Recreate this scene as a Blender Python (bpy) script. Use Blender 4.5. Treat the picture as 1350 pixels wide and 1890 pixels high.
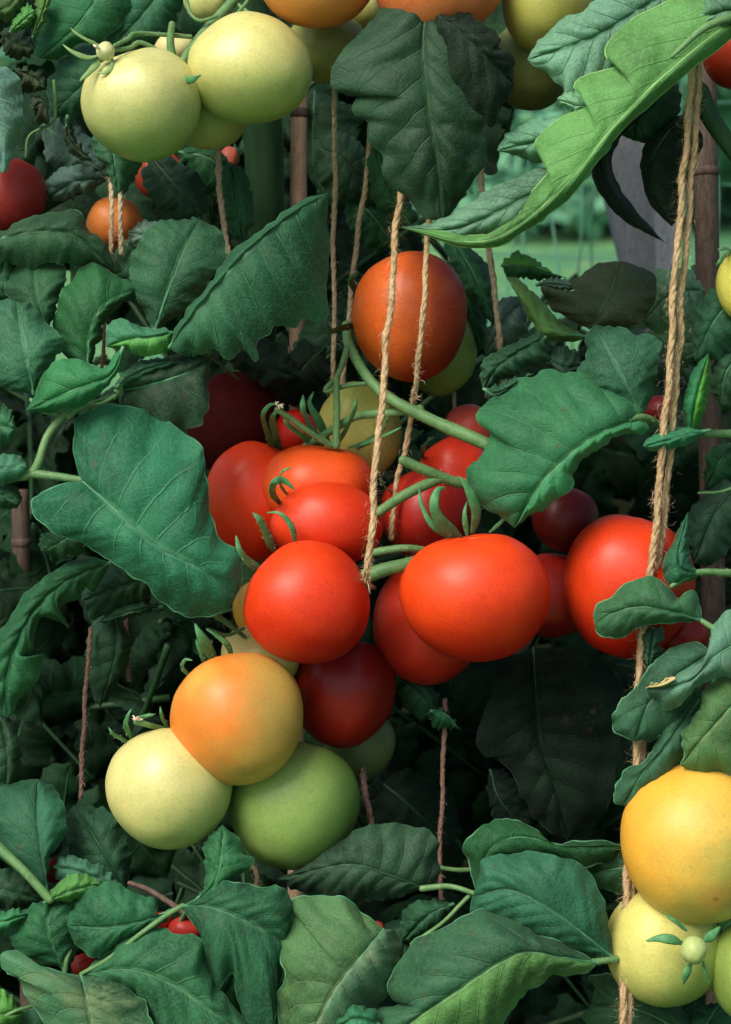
import bpy, math, random
import numpy as np
from mathutils import Vector, Matrix, noise

SC = bpy.context.scene
for o in list(bpy.data.objects):
    bpy.data.objects.remove(o)
COL = SC.collection
R = math.radians

# ------------------------------------------------------------------ camera
PX = 0.0003           # metres per photograph pixel at the truss
DIST = 1.30
TILT = R(13.0)
TARGET = Vector((0, 0, 0.85))
FWD = Vector((0, math.cos(TILT), -math.sin(TILT)))
UP = Vector((0, math.sin(TILT), math.cos(TILT)))
RIGHT = Vector((1, 0, 0))
CAM = TARGET - FWD * DIST
cd = bpy.data.cameras.new('camera')
cam = bpy.data.objects.new('camera', cd)
COL.objects.link(cam)
cam.location = CAM
cam.rotation_euler = (R(90) - TILT, 0, 0)
cd.sensor_fit = 'VERTICAL'
cd.sensor_height = 36
cd.lens = 36 * DIST / (1890 * PX)
cd.clip_start = 0.02
cd.clip_end = 500
cd.dof.use_dof = True
cd.dof.focus_distance = DIST - 0.01
cd.dof.aperture_fstop = 13
SC.camera = cam

# ------------------------------------------------------------------ light
SUNV = Vector((-0.50, -0.56, 0.90)).normalized()
world = bpy.data.worlds.new('World')
SC.world = world
world.use_nodes = True
wn = world.node_tree
wn.nodes.clear()
sky = wn.nodes.new('ShaderNodeTexSky')
sky.sky_type = 'NISHITA'
sky.sun_disc = False
sky.sun_elevation = math.asin(SUNV.z)
sky.sun_rotation = math.atan2(SUNV.x, SUNV.y)
sky.air_density = 1.0
sky.dust_density = 4.0
bg = wn.nodes.new('ShaderNodeBackground')
bg.inputs['Strength'].default_value = 0.062
wo = wn.nodes.new('ShaderNodeOutputWorld')
wn.links.new(sky.outputs[0], bg.inputs[0])
wn.links.new(bg.outputs[0], wo.inputs[0])
sl = bpy.data.lights.new('sun', 'SUN')
sl.energy = 1.5
sl.angle = R(34)
sl.color = (1.0, 0.95, 0.86)
sun = bpy.data.objects.new('sun', sl)
COL.objects.link(sun)
sun.rotation_euler = SUNV.to_track_quat('Z', 'Y').to_euler()
SC.view_settings.view_transform = 'Standard'
SC.view_settings.look = 'None'
SC.view_settings.gamma = 1.0
SC.view_settings.use_curve_mapping = False
SC.view_settings.exposure = 1.3
SC.cycles.max_bounces = 6

# ------------------------------------------------------------------ helpers
def P(x, y, d):
    """point of the place that stands d millimetres behind the truss plane"""
    z = DIST + d * 0.001
    k = PX * z / DIST
    return CAM + FWD * z + RIGHT * ((x - 675) * k) + UP * ((945 - y) * k)

def tag(o, label=None, cat=None, group=None, kind=None):
    if label: o['label'] = label
    if cat: o['category'] = cat
    if group: o['group'] = group
    if kind: o['kind'] = kind
    return o

def empty(name, loc=(0, 0, 0)):
    o = bpy.data.objects.new(name, None)
    o.empty_display_size = 0.02
    COL.objects.link(o)
    o.location = loc
    return o

class MB:
    def __init__(s):
        s.v, s.f, s.m, s.uv = [], [], [], []
    def add(s, verts, faces, mi=0, uvs=None):
        b = len(s.v)
        s.v += [tuple(p) for p in verts]
        for k, f in enumerate(faces):
            s.f.append(tuple(b + i for i in f))
            s.m.append(mi)
            if uvs: s.uv.append([uvs[i] for i in f])
            else: s.uv.append([(0.5, 0.5)] * len(f))
    def mesh(s, name, mats, origin=None):
        me = bpy.data.meshes.new(name)
        v = s.v
        if origin is not None:
            v = [(p[0] - origin[0], p[1] - origin[1], p[2] - origin[2]) for p in v]
        me.from_pydata(v, [], s.f)
        me.polygons.foreach_set('material_index', s.m)
        me.polygons.foreach_set('use_smooth', [True] * len(s.f))
        ul = me.uv_layers.new(name='UVMap')
        flat = [c for f in s.uv for p in f for c in p]
        ul.data.foreach_set('uv', flat)
        for m in mats: me.materials.append(m)
        me.update()
        return me
    def build(s, name, mats, parent=None):
        """object; vertices are in world space, origin is the parent's origin"""
        if not isinstance(mats, (list, tuple)): mats = [mats]
        if parent is None:
            org = s.v[0]
            o = bpy.data.objects.new(name, s.mesh(name, mats, org))
            o.location = org
        else:
            w = worldloc(parent)
            o = bpy.data.objects.new(name, s.mesh(name, mats, w))
            o.parent = parent
        COL.objects.link(o)
        return o

def worldloc(o):
    v = Vector(o.location)
    while o.parent:
        o = o.parent
        v = v + Vector(o.location)
    return v

def resample(pts, n, dense=10):
    p = np.array(pts, float)
    if len(p) == 2:
        t = np.linspace(0, 1, n)[:, None]
        return p[0] * (1 - t) + p[1] * t
    q = np.vstack([2 * p[0] - p[1], p, 2 * p[-1] - p[-2]])
    out = []
    for i in range(1, len(q) - 2):
        p0, p1, p2, p3 = q[i - 1], q[i], q[i + 1], q[i + 2]
        for k in range(dense):
            t = k / dense
            out.append(0.5 * (2 * p1 + (p2 - p0) * t + (2 * p0 - 5 * p1 + 4 * p2 - p3) * t * t
                              + (3 * p1 - p0 - 3 * p2 + p3) * t ** 3))
    out.append(q[-2])
    out = np.array(out)
    seg = np.r_[0, np.cumsum(np.linalg.norm(np.diff(out[:, :2], axis=0), axis=1))]
    if out.shape[1] == 3 and seg[-1] < 1e-9:
        seg = np.arange(len(out), dtype=float)
    s = np.linspace(0, seg[-1], n)
    return np.stack([np.interp(s, seg, out[:, k]) for k in range(out.shape[1])], 1)

def tube_into(mb, pts, rad, sides=8, mi=0, flat=1.0, flatdir=None, cap=True):
    pts = [Vector(p) for p in pts]
    n = len(pts)
    ref = Vector(flatdir) if flatdir is not None else Vector((0.13, -0.95, 0.3))
    verts = []; uvs = []
    L = 0
    for i, p in enumerate(pts):
        t = (pts[min(i + 1, n - 1)] - pts[max(i - 1, 0)])
        if t.length < 1e-9: t = Vector((0, 0, 1))
        t.normalize()
        a = t.cross(ref)
        if a.length < 1e-4: a = t.cross(Vector((1, 0, 0)))
        a.normalize()
        b = a.cross(t).normalized()
        if i: L += (p - pts[i - 1]).length
        r = rad[i] if hasattr(rad, '__len__') else rad
        for k in range(sides):
            an = 2 * math.pi * k / sides
            verts.append(p + a * (math.cos(an) * r) + b * (math.sin(an) * r * flat))
            uvs.append((k / sides, L))
    faces = []
    for i in range(n - 1):
        for k in range(sides):
            k2 = (k + 1) % sides
            faces.append((i * sides + k, i * sides + k2, (i + 1) * sides + k2, (i + 1) * sides + k))
    if cap:
        faces.append(tuple(range(sides - 1, -1, -1)))
        faces.append(tuple((n - 1) * sides + k for k in range(sides)))
    mb.add(verts, faces, mi, uvs)

def hairs_into(mb, pts, rad, count, length, rng, mi=1, w=0.00009, droop=0.0):
    pts = [Vector(p) for p in pts]
    for _ in range(count):
        f = rng.random() * (len(pts) - 1)
        i = min(int(f), len(pts) - 2)
        t = f - i
        c = pts[i].lerp(pts[i + 1], t)
        ax = (pts[i + 1] - pts[i]).normalized()
        rr = rad[i] * (1 - t) + rad[i + 1] * t if hasattr(rad, '__len__') else rad
        v = Vector((rng.gauss(0, 1), rng.gauss(0, 1), rng.gauss(0, 1)))
        v = (v - ax * v.dot(ax))
        if v.length < 1e-5: continue
        v.normalize()
        l = length * rng.uniform(0.35, 1.2)
        s = c + v * rr * 0.9
        bend = Vector((rng.gauss(0, .35), rng.gauss(0, .35), rng.gauss(0, .35))) + ax * rng.gauss(0, .5)
        e1 = s + v * l * 0.5 + bend * l * 0.12
        e2 = s + (v + bend * 0.8).normalized() * l + Vector((0, 0, -droop * l))
        side = v.cross(ax).normalized() * w
        b = len(mb.v)
        mb.add([s - side, s + side, e1 - side * .8, e1 + side * .8, e2], [(0, 1, 3, 2), (2, 3, 4)], mi)

# ------------------------------------------------------------------ materials
def newmat(name):
    m = bpy.data.materials.new(name)
    m.use_nodes = True
    nt = m.node_tree
    nt.nodes.clear()
    return m, nt

class NT:
    def __init__(s, nt): s.nt = nt
    def n(s, typ, **kw):
        nd = s.nt.nodes.new(typ)
        for k, v in kw.items(): setattr(nd, k, v)
        return nd
    def l(s, a, b): s.nt.links.new(a, b)
    def val(s, sock, v):
        if hasattr(v, 'is_output'): s.l(v, sock)
        else: sock.default_value = v
    def math(s, op, a, b=None, c=None, clamp=False):
        nd = s.n('ShaderNodeMath', operation=op, use_clamp=clamp)
        s.val(nd.inputs[0], a)
        if b is not None: s.val(nd.inputs[1], b)
        if c is not None: s.val(nd.inputs[2], c)
        return nd.outputs[0]
    def smooth(s, x, a, b, c=0.0, d=1.0):
        nd = s.n('ShaderNodeMapRange', interpolation_type='SMOOTHSTEP')
        s.val(nd.inputs[0], x); s.val(nd.inputs[1], a); s.val(nd.inputs[2], b)
        s.val(nd.inputs[3], c); s.val(nd.inputs[4], d)
        return nd.outputs[0]
    def mix(s, f, a, b, mode='MIX'):
        nd = s.n('ShaderNodeMix', data_type='RGBA', blend_type=mode)
        s.val(nd.inputs[0], f)
        for sock, v in ((nd.inputs[6], a), (nd.inputs[7], b)):
            if hasattr(v, 'is_output'): s.l(v, sock)
            else: sock.default_value = (*v[:3], 1)
        return nd.outputs[2]
    def noise(s, vec, scale, detail=3, rough=0.55, dist=0.0):
        nd = s.n('ShaderNodeTexNoise')
        nd.inputs['Scale'].default_value = scale
        nd.inputs['Detail'].default_value = detail
        nd.inputs['Roughness'].default_value = rough
        nd.inputs['Distortion'].default_value = dist
        if vec is not None: s.l(vec, nd.inputs['Vector'])
        return nd.outputs['Fac'] if 'Fac' in nd.outputs else nd.outputs[0]

def leaf_mat(name, base, vein, trans=0.28, rough=0.56, under=False, spots=0.3, blotch=None, rand=0.28, veinamt=0.62):
    m, nt = newmat(name)
    t = NT(nt)
    tc = t.n('ShaderNodeTexCoord')
    obj = tc.outputs['Object']
    uv = t.n('ShaderNodeSeparateXYZ'); t.l(tc.outputs['UV'], uv.inputs[0])
    n1 = t.noise(obj, 60, 2)
    q = t.math('ADD', uv.outputs[0], t.math('MULTIPLY', t.math('SUBTRACT', n1, 0.5), 0.22))
    av = t.math('ABSOLUTE', uv.outputs[1])
    fr = t.math('MULTIPLY', t.math('ABSOLUTE', t.math('SUBTRACT', t.math('FRACT', q), 0.5)), 2.0)
    wlow = t.math('MULTIPLY_ADD', av, 0.05, 0.88)
    vmask = t.smooth(fr, wlow, 1.0)
    vmask = t.math('MULTIPLY', vmask, t.smooth(av, 1.0, 0.55))
    mid = t.smooth(av, 0.075, 0.02)
    vm = t.math('MAXIMUM', vmask, mid)
    # finer side veins, branching off the lateral ones
    n2 = t.noise(obj, 130, 2)
    q2 = t.math('ADD', t.math('MULTIPLY', t.math('SUBTRACT', av, t.math('MULTIPLY', fr, 0.16)), 7.5), t.math('MULTIPLY', n2, 0.7))
    fr2 = t.math('MULTIPLY', t.math('ABSOLUTE', t.math('SUBTRACT', t.math('FRACT', q2), 0.5)), 2.0)
    v2 = t.math('MULTIPLY', t.smooth(fr2, 0.80, 1.0), t.smooth(av, 0.05, 0.3))
    vor = t.n('ShaderNodeTexVoronoi', feature='DISTANCE_TO_EDGE')
    vor.inputs['Scale'].default_value = 290
    t.l(obj, vor.inputs['Vector'])
    cell = t.smooth(vor.outputs['Distance'], 0.0, 0.16)
    big = t.noise(obj, 22, 3)
    fine = t.noise(obj, 420, 2)
    dark = tuple(c * 0.62 for c in base)
    lite = tuple(min(1, c * 1.38 + 0.006) for c in base)
    c = t.mix(t.smooth(big, 0.32, 0.68), dark, lite)
    c = t.mix(t.math('MULTIPLY', t.smooth(fine, 0.35, 0.75), 0.40), c, tuple(min(1, x * 1.8 + .012) for x in base))
    fin3 = t.noise(obj, 1100, 2, 0.7)
    c = t.mix(t.math('MULTIPLY', t.smooth(fin3, 0.45, 0.7), 0.35), c, tuple(x * 0.35 for x in base))
    c = t.mix(t.math('MULTIPLY', t.math('SUBTRACT', 1.0, cell), 0.08), c, vein)
    c = t.mix(t.math('MULTIPLY', v2, 0.16), c, vein)
    if blotch:
        bn = t.noise(obj, 34, 4, 0.65)
        c = t.mix(t.math('MULTIPLY', t.smooth(bn, 0.50, 0.66), 0.75), c, blotch)
    if spots:
        vs = t.n('ShaderNodeTexVoronoi'); vs.inputs['Scale'].default_value = 75
        t.l(obj, vs.inputs['Vector'])
        sp = t.math('MULTIPLY', t.smooth(vs.outputs['Distance'], 0.22, 0.10), t.smooth(t.noise(obj, 30, 2), 0.50, 0.62))
        c = t.mix(t.math('MULTIPLY', sp, spots), c, (0.10, 0.055, 0.022))
    c = t.mix(t.math('MULTIPLY', vm, veinamt), c, vein)
    if rand:
        oi = t.n('ShaderNodeObjectInfo')
        hs = t.n('ShaderNodeHueSaturation')
        t.l(c, hs.inputs['Color'])
        t.l(t.math('MULTIPLY_ADD', oi.outputs['Random'], rand, 1 - rand * 0.5), hs.inputs['Value'])
        t.l(t.math('MULTIPLY_ADD', t.math('FRACT', t.math('MULTIPLY', oi.outputs['Random'], 7.3)), 0.028, 0.476), hs.inputs['Hue'])
        t.l(t.math('MULTIPLY_ADD', t.math('FRACT', t.math('MULTIPLY', oi.outputs['Random'], 13.7)), 0.2, 0.85), hs.inputs['Saturation'])
        c = hs.outputs[0]
    # relief: laterals sunk above, raised below
    sgn = 1.0 if under else -1.0
    h = t.math('MULTIPLY', vm, 0.9 * sgn)
    h = t.math('ADD', h, t.math('MULTIPLY', v2, 0.28 * sgn))
    h = t.math('ADD', h, t.math('MULTIPLY', cell, -0.16 * sgn))
    h = t.math('ADD', h, t.math('MULTIPLY', fine, 0.18))
    bp = t.n('ShaderNodeBump'); bp.inputs['Strength'].default_value = 0.7
    bp.inputs['Distance'].default_value = 0.0008
    t.l(h, bp.inputs['Height'])
    pb = t.n('ShaderNodeBsdfPrincipled')
    t.l(c, pb.inputs['Base Color'])
    t.l(t.math('MULTIPLY_ADD', fine, 0.22, rough - 0.1), pb.inputs['Roughness'])
    pb.inputs['Specular IOR Level'].default_value = 0.10 if base[1] < 0.04 else 0.2
    pb.inputs['Sheen Weight'].default_value = 0.03
    pb.inputs['Sheen Roughness'].default_value = 0.5
    t.l(bp.outputs[0], pb.inputs['Normal'])
    tr = t.n('ShaderNodeBsdfTranslucent')
    t.l(t.mix(1.0, c, (0.9, 1.0, 0.35), 'MULTIPLY'), tr.inputs['Color'])
    t.l(bp.outputs[0], tr.inputs['Normal'])
    mx = t.n('ShaderNodeMixShader'); mx.inputs[0].default_value = trans
    t.l(pb.outputs[0], mx.inputs[1]); t.l(tr.outputs[0], mx.inputs[2])
    out = t.n('ShaderNodeOutputMaterial')
    t.l(mx.outputs[0], out.inputs[0])
    return m

def plain_mat(name, c1, c2, scale=80, rough=0.6, bump=0.0004, stretch=None, c3=None, spec=0.3, sss=0.0):
    m, nt = newmat(name)
    t = NT(nt)
    tc = t.n('ShaderNodeTexCoord')
    vec = tc.outputs['Object']
    if stretch:
        mp = t.n('ShaderNodeMapping'); mp.inputs['Scale'].default_value = stretch
        t.l(vec, mp.inputs[0]); vec = mp.outputs[0]
    a = t.noise(vec, scale, 4, 0.6)
    b = t.noise(vec, scale * 4.3, 3, 0.6)
    c = t.mix(t.smooth(a, 0.3, 0.7), c1, c2)
    if c3:
        c = t.mix(t.smooth(b, 0.55, 0.7), c, c3)
    pb = t.n('ShaderNodeBsdfPrincipled')
    t.l(c, pb.inputs['Base Color'])
    pb.inputs['Roughness'].default_value = rough
    pb.inputs['Specular IOR Level'].default_value = spec
    if bump:
        bp = t.n('ShaderNodeBump'); bp.inputs['Strength'].default_value = 0.7
        bp.inputs['Distance'].default_value = bump
        t.l(t.math('ADD', a, b), bp.inputs['Height'])
        t.l(bp.outputs[0], pb.inputs['Normal'])
    if sss:
        pb.inputs['Subsurface Weight'].default_value = sss
        pb.inputs['Subsurface Scale'].default_value = 0.002
    out = t.n('ShaderNodeOutputMaterial')
    t.l(pb.outputs[0], out.inputs[0])
    return m

LM = {}
def L(key):
    if key in LM: return LM[key]
    T = {
        'teal':   dict(base=(0.020, 0.124, 0.058), vein=(0.085, 0.24, 0.13)),
        'teal2':  dict(base=(0.026, 0.168, 0.076), vein=(0.12, 0.32, 0.17)),
        'mid':    dict(base=(0.018, 0.098, 0.042), vein=(0.07, 0.20, 0.09)),
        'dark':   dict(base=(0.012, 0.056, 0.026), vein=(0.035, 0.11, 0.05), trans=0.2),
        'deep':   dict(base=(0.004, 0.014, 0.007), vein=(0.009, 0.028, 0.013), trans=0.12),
        'olive':  dict(base=(0.030, 0.055, 0.022), vein=(0.06, 0.12, 0.05), trans=0.15),
        'bright': dict(base=(0.045, 0.250, 0.036), vein=(0.15, 0.38, 0.12), under=True, trans=0.25, rand=0.1, veinamt=0.35),
        'lime':   dict(base=(0.105, 0.240, 0.060), vein=(0.22, 0.38, 0.13), under=True, trans=0.35),
        'pale':   dict(base=(0.120, 0.290, 0.170), vein=(0.04, 0.13, 0.065), veinamt=0.6),
        'paleblue': dict(base=(0.095, 0.20, 0.155), vein=(0.22, 0.34, 0.27)),
        'sick':   dict(base=(0.050, 0.165, 0.070), vein=(0.20, 0.30, 0.15), blotch=(0.17, 0.25, 0.11), spots=0.8),
        'yell':   dict(base=(0.045, 0.150, 0.040), vein=(0.16, 0.27, 0.10), blotch=(0.085, 0.20, 0.035), spots=0.3),
        'tealtip': dict(base=(0.060, 0.190, 0.105), vein=(0.15, 0.30, 0.18), blotch=(0.12, 0.22, 0.10), spots=0.4),
        'spotted': dict(base=(0.016, 0.115, 0.042), vein=(0.10, 0.24, 0.11), spots=1.0),
        'shade_fill':   dict(base=(0.0045, 0.028, 0.011), vein=(0.018, 0.062, 0.025), rand=0.8, trans=0.2),  # back leaves: shade inside the plants is put into this darkened green
    }
    LM[key] = leaf_mat('leaf_' + key, **T[key])
    return LM[key]

RIM = plain_mat('leaf_margin', (0.035, 0.16, 0.075), (0.10, 0.27, 0.13), 90, 0.5, 0)  # paler green paints an edge highlight along leaf outlines; midribs share it
RIMD = plain_mat('leaf_margin_dark', (0.012, 0.042, 0.02), (0.022, 0.075, 0.034), 90, 0.5, 0)
RIMB = plain_mat('leaf_margin_bright', (0.16, 0.40, 0.10), (0.30, 0.50, 0.18), 90, 0.5, 0)
DRY = plain_mat('dry_leaf_tip', (0.62, 0.42, 0.20), (0.40, 0.42, 0.14), 220, 0.7, 0.0003)
STEM = plain_mat('green_stem', (0.075, 0.17, 0.055), (0.12, 0.24, 0.085), 110, 0.5, 0.0003, c3=(0.15, 0.27, 0.12))
STEMD = plain_mat('dark_stem', (0.010, 0.036, 0.012), (0.024, 0.07, 0.024), 70, 0.55, 0.0004, stretch=(1, 1, .2))
SEP = plain_mat('sepal_green', (0.045, 0.17, 0.06), (0.09, 0.27, 0.10), 160, 0.5, 0.0002)
SEPL = plain_mat('pale_sepal', (0.16, 0.28, 0.09), (0.24, 0.36, 0.13), 160, 0.5, 0.0002)
HAIR = plain_mat('plant_hair', (0.42, 0.52, 0.36), (0.5, 0.58, 0.42), 50, 0.5, 0)
WHITE = plain_mat('dried_petal', (0.75, 0.66, 0.48), (0.6, 0.5, 0.3), 400, 0.7, 0)
JUTE = plain_mat('jute', (0.34, 0.22, 0.11), (0.55, 0.40, 0.22), 350, 0.9, 0.0004, stretch=(1, 1, .25), c3=(0.20, 0.12, 0.06))
JUTED = plain_mat('weathered_jute', (0.33, 0.25, 0.15), (0.50, 0.40, 0.25), 500, 0.85, 0.0003, c3=(0.12, 0.07, 0.045))
JUTEP = plain_mat('reddish_jute', (0.16, 0.085, 0.065), (0.27, 0.16, 0.12), 500, 0.85, 0.0003, c3=(0.09, 0.05, 0.04))
FUZZ = plain_mat('jute_fibre', (0.60, 0.45, 0.27), (0.75, 0.60, 0.40), 100, 0.7, 0)
BAMBOO = plain_mat('bamboo', (0.33, 0.20, 0.13), (0.44, 0.29, 0.19), 60, 0.5, 0.0004, stretch=(8, 8, .6), c3=(0.13, 0.08, 0.05))
CANE_D = plain_mat('dark_cane', (0.055, 0.035, 0.028), (0.11, 0.075, 0.055), 60, 0.7, 0.0007, stretch=(8, 8, .6), c3=(0.03, 0.02, 0.016))
BOARD = plain_mat('grey_timber', (0.46, 0.46, 0.47), (0.60, 0.60, 0.60), 30, 0.8, 0.0008, stretch=(10, 10, .5), c3=(0.15, 0.14, 0.15))
DEAD = plain_mat('dead_stem', (0.10, 0.065, 0.045), (0.19, 0.13, 0.10), 90, 0.8, 0.0006, stretch=(3, 3, 1))
SOIL = plain_mat('soil', (0.006, 0.007, 0.004), (0.012, 0.014, 0.007), 25, 0.95, 0.01, c3=(0.014, 0.022, 0.010), spec=0.0)
NET = plain_mat('net_cord', (0.05, 0.18, 0.12), (0.09, 0.25, 0.18), 40, 0.6, 0)

def lawn_mat():
    m, nt = newmat('lawn_grass')
    t = NT(nt)
    tc = t.n('ShaderNodeTexCoord')
    a = t.noise(tc.outputs['Object'], 0.9, 4, 0.6)
    b = t.noise(tc.outputs['Object'], 3.5, 4, 0.7)
    c = t.mix(t.smooth(a, .35, .65), (0.05, 0.18, 0.08), (0.12, 0.30, 0.10))
    c = t.mix(t.math('MULTIPLY', t.smooth(b, .55, .68), .8), c, (0.26, 0.36, 0.13))
    pb = t.n('ShaderNodeBsdfPrincipled'); t.l(c, pb.inputs['Base Color'])
    pb.inputs['Roughness'].default_value = 0.8
    bp = t.n('ShaderNodeBump'); bp.inputs['Distance'].default_value = 0.03
    t.l(b, bp.inputs['Height']); t.l(bp.outputs[0], pb.inputs['Normal'])
    out = t.n('ShaderNodeOutputMaterial'); t.l(pb.outputs[0], out.inputs[0])
    return m

# ------------------------------------------------------------------ leaf blade
def blade_into(mb, mp, mid, d, A, B, eA=9, eB=9, nu=56, nv=7, N=6, ruff=2.2, bulge=1.3, arch=2.5,
               ser=2.2, rng=None, rim=True, sides2=False, noise_amp=1.6, rimr=0.17, skew=0.16, unit=1.0):
    nu = max(nu, 11 * N) if nu > 40 else nu
    mid = [tuple(p) for p in mid]
    ds = list(d) if hasattr(d, '__len__') else [d] * len(mid)
    if len(ds) != len(mid):
        ds = list(np.interp(np.linspace(0, 1, len(mid)), np.linspace(0, 1, len(ds)), ds))
    M = resample([(p[0], p[1], dd) for p, dd in zip(mid, ds)], nu + 1)
    base, tip = mid[0], mid[-1]
    off = Vector((rng.uniform(-50, 50), rng.uniform(-50, 50), rng.uniform(-50, 50)))
    for side, (E, e) in enumerate(((A, eA), (B, eB))):
        E = [base] + [tuple(p[:2]) for p in E] + [tip]
        E = resample(E, nu + 1)
        # toothed outline: irregular, small
        tang = np.gradient(E, axis=0)
        nl = np.linalg.norm(tang, axis=1)[:, None] + 1e-6
        nrm = np.stack([tang[:, 1], -tang[:, 0]], 1) / nl
        outw = E - M[:, :2]
        sg = np.sign((nrm * outw).sum(1)); sg[sg == 0] = 1
        nrm = nrm * sg[:, None]
        us = np.linspace(0, 1, nu + 1)
        env = np.clip(np.sin(np.pi * us) * 3, 0, 1)
        ph = rng.random() * 6
        k1 = rng.uniform(5.5, 8)
        tooth = np.array([(((u * k1 + ph + .3 * math.sin(u * 19 + ph)) % 1.0) ** 1.5 - 0.4)
                          + 0.45 * math.sin(u * 61 + ph * 3) for u in us])
        wob = np.array([noise.noise(Vector((u * 9, ph, side * 7))) * 2.2 + noise.noise(Vector((u * 24, ph, side * 7))) * 1.3 for u in us])
        E = E + nrm * ((tooth * 0.75 + wob * 1.5) * env * ser)[:, None]
        es = list(e) if hasattr(e, '__len__') else [e]
        ev = np.interp(us, np.linspace(0, 1, len(es)), es)
        verts, uvs = [], []
        voff = 0.5 * side
        rp = rng.random() * 6; rk = rng.uniform(2.2, 3.6)
        edge = []
        for i in range(nu + 1):
            u = us[i]
            eu = min(1, u * 9) * min(1, (1 - u) * 9)
            for j in range(nv + 1):
                v = j / nv
                x = M[i, 0] * (1 - v) + E[i, 0] * v
                y = M[i, 1] * (1 - v) + E[i, 1] * v
                q = N * (u - skew * v) + voff
                rel = abs(math.sin(math.pi * (q + 0.10 * noise.noise(Vector((u * 7, v * 3, rp)))))) ** 0.55
                dd = M[i, 2] + (ev[i] * v ** 1.7
                                + ruff * math.sin(rk * 2 * math.pi * u + rp) * v * v
                                + 0.5 * ruff * math.sin(rk * 5.3 * math.pi * u + rp * 2) * v ** 3
                                - arch * math.sin(math.pi * v ** 0.75)
                                - 1.2 * bulge * rel * math.sin(math.pi * min(1, v * .93 + .03)) ** 0.6) * eu
                w = mp(x, y, dd)
                nz = noise.noise(Vector(w) * 28 + off)
                nz2 = noise.noise(Vector(w) * 75 + off)
                rg = 1 - abs(noise.noise(Vector(w) * 22 + off * 2)) * 3.2
                w = mp(x, y, dd + ((nz * 2.2 + nz2 * 0.7) * (0.3 + v) + max(0, rg) ** 2 * 1.5 * min(1, v * 4)) * noise_amp * eu)
                verts.append(w)
                uvs.append((q + 20, v if side else -v))
            edge.append(verts[-1])
        faces = []
        for i in range(nu):
            for j in range(nv):
                a = i * (nv + 1) + j
                f = (a, a + 1, a + nv + 2, a + nv + 1)
                if side: f = f[::-1]
                faces.append(f)
        mb.add(verts, faces, side if sides2 else 0, uvs)
        if rim:
            rr = [rimr * 0.00078 * min(1, 0.25 + 8 * min(k, nu - k) / nu) * max(.15, 0.7 + 1.3 * noise.noise(Vector(p) * 70)) for k, p in enumerate(edge)]
            tube_into(mb, edge, rr, 4, 2, cap=False)
    # midrib: a real ridge
    mr = [mp(M[i, 0], M[i, 1], M[i, 2] + 0.15) for i in range(nu + 1)]
    rad = [unit * 0.001 * (0.95 * (1 - i / nu) ** 0.8 + 0.12) for i in range(nu + 1)]
    tube_into(mb, mr, rad, 5, 2, cap=False)

SEED = [100]
def leaf(parent, mid, d, A, B, mA='teal', mB=None, rimm=None, name='leaf', label=None, **kw):
    SEED[0] += 1
    rng = random.Random(SEED[0])
    mb = MB()
    blade_into(mb, P, mid, d, A, B, rng=rng, sides2=True, **kw)
    dk = mA in ('dark', 'deep', 'olive')
    o = mb.build(name, [L(mA), L(mB or mA), rimm or (RIMD if dk else RIM)], parent)
    if label: o['label'] = label
    return o

def stalk(parent, pts, w0, w1=None, mat=None, name='leaf_stalk', hair=0, hl=0.0022, sides=10, label=None):
    """pts (x, y, d); widths in photograph pixels"""
    w1 = w0 if w1 is None else w1
    n = max(10, 8 * len(pts))
    q = resample(pts, n)
    SEED[0] += 1
    rng = random.Random(SEED[0])
    path = [P(*p) for p in q]
    rad = [(w0 + (w1 - w0) * i / (n - 1)) * 0.5 * PX * (1 + 0.10 * noise.noise(Vector(path[i]) * 60)) for i in range(n)]
    mb = MB()
    t0 = (path[0] - path[1]).normalized(); t1 = (path[-1] - path[-2]).normalized()
    pre = [(path[0] + t0 * rad[0] * f, rad[0] * (1 - f * f) ** .5 + 1e-5) for f in (.99, .85, .6, .3)]
    post = [(path[-1] + t1 * rad[-1] * f, rad[-1] * (1 - f * f) ** .5 + 1e-5) for f in (.3, .6, .85, .99)]
    tube_into(mb, [p for p, _ in pre] + path + [p for p, _ in post], [r for _, r in pre] + rad + [r for _, r in post], sides)
    if hair: hairs_into(mb, path, rad, hair, hl, rng, 1, 0.00007)
    o = mb.build(name, [mat or STEM, HAIR], parent)
    if label: o['label'] = label
    return o

def sepal(parent, pts, w, mat=None, name='sepal', tipw=0.12, pale=False):
    n = 6 * len(pts) + 4
    q = resample(pts, n)
    path = [P(*p) for p in q]
    rad = []
    for i in range(n):
        u = i / (n - 1)
        rad.append(0.5 * w * PX * ((1 - u) ** 0.75 * (0.85 + 1.2 * u) * min(1, .45 + 2.5 * u) + tipw * u * (1 - u) * 2) * (1 + .12 * math.sin(u * 9 + w)) + 0.00008)
    mb = MB()
    tube_into(mb, path, rad, 8, 0, flat=0.30, flatdir=(0.2 + .3 * math.sin(w * 3), -1, 0.3 + .4 * math.cos(w * 5)))
    SEED[0] += 1
    hairs_into(mb, path, rad, 26, 0.0012, random.Random(SEED[0]), 1, 0.00006)
    return mb.build(name, [mat or SEP, HAIR], parent)

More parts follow.
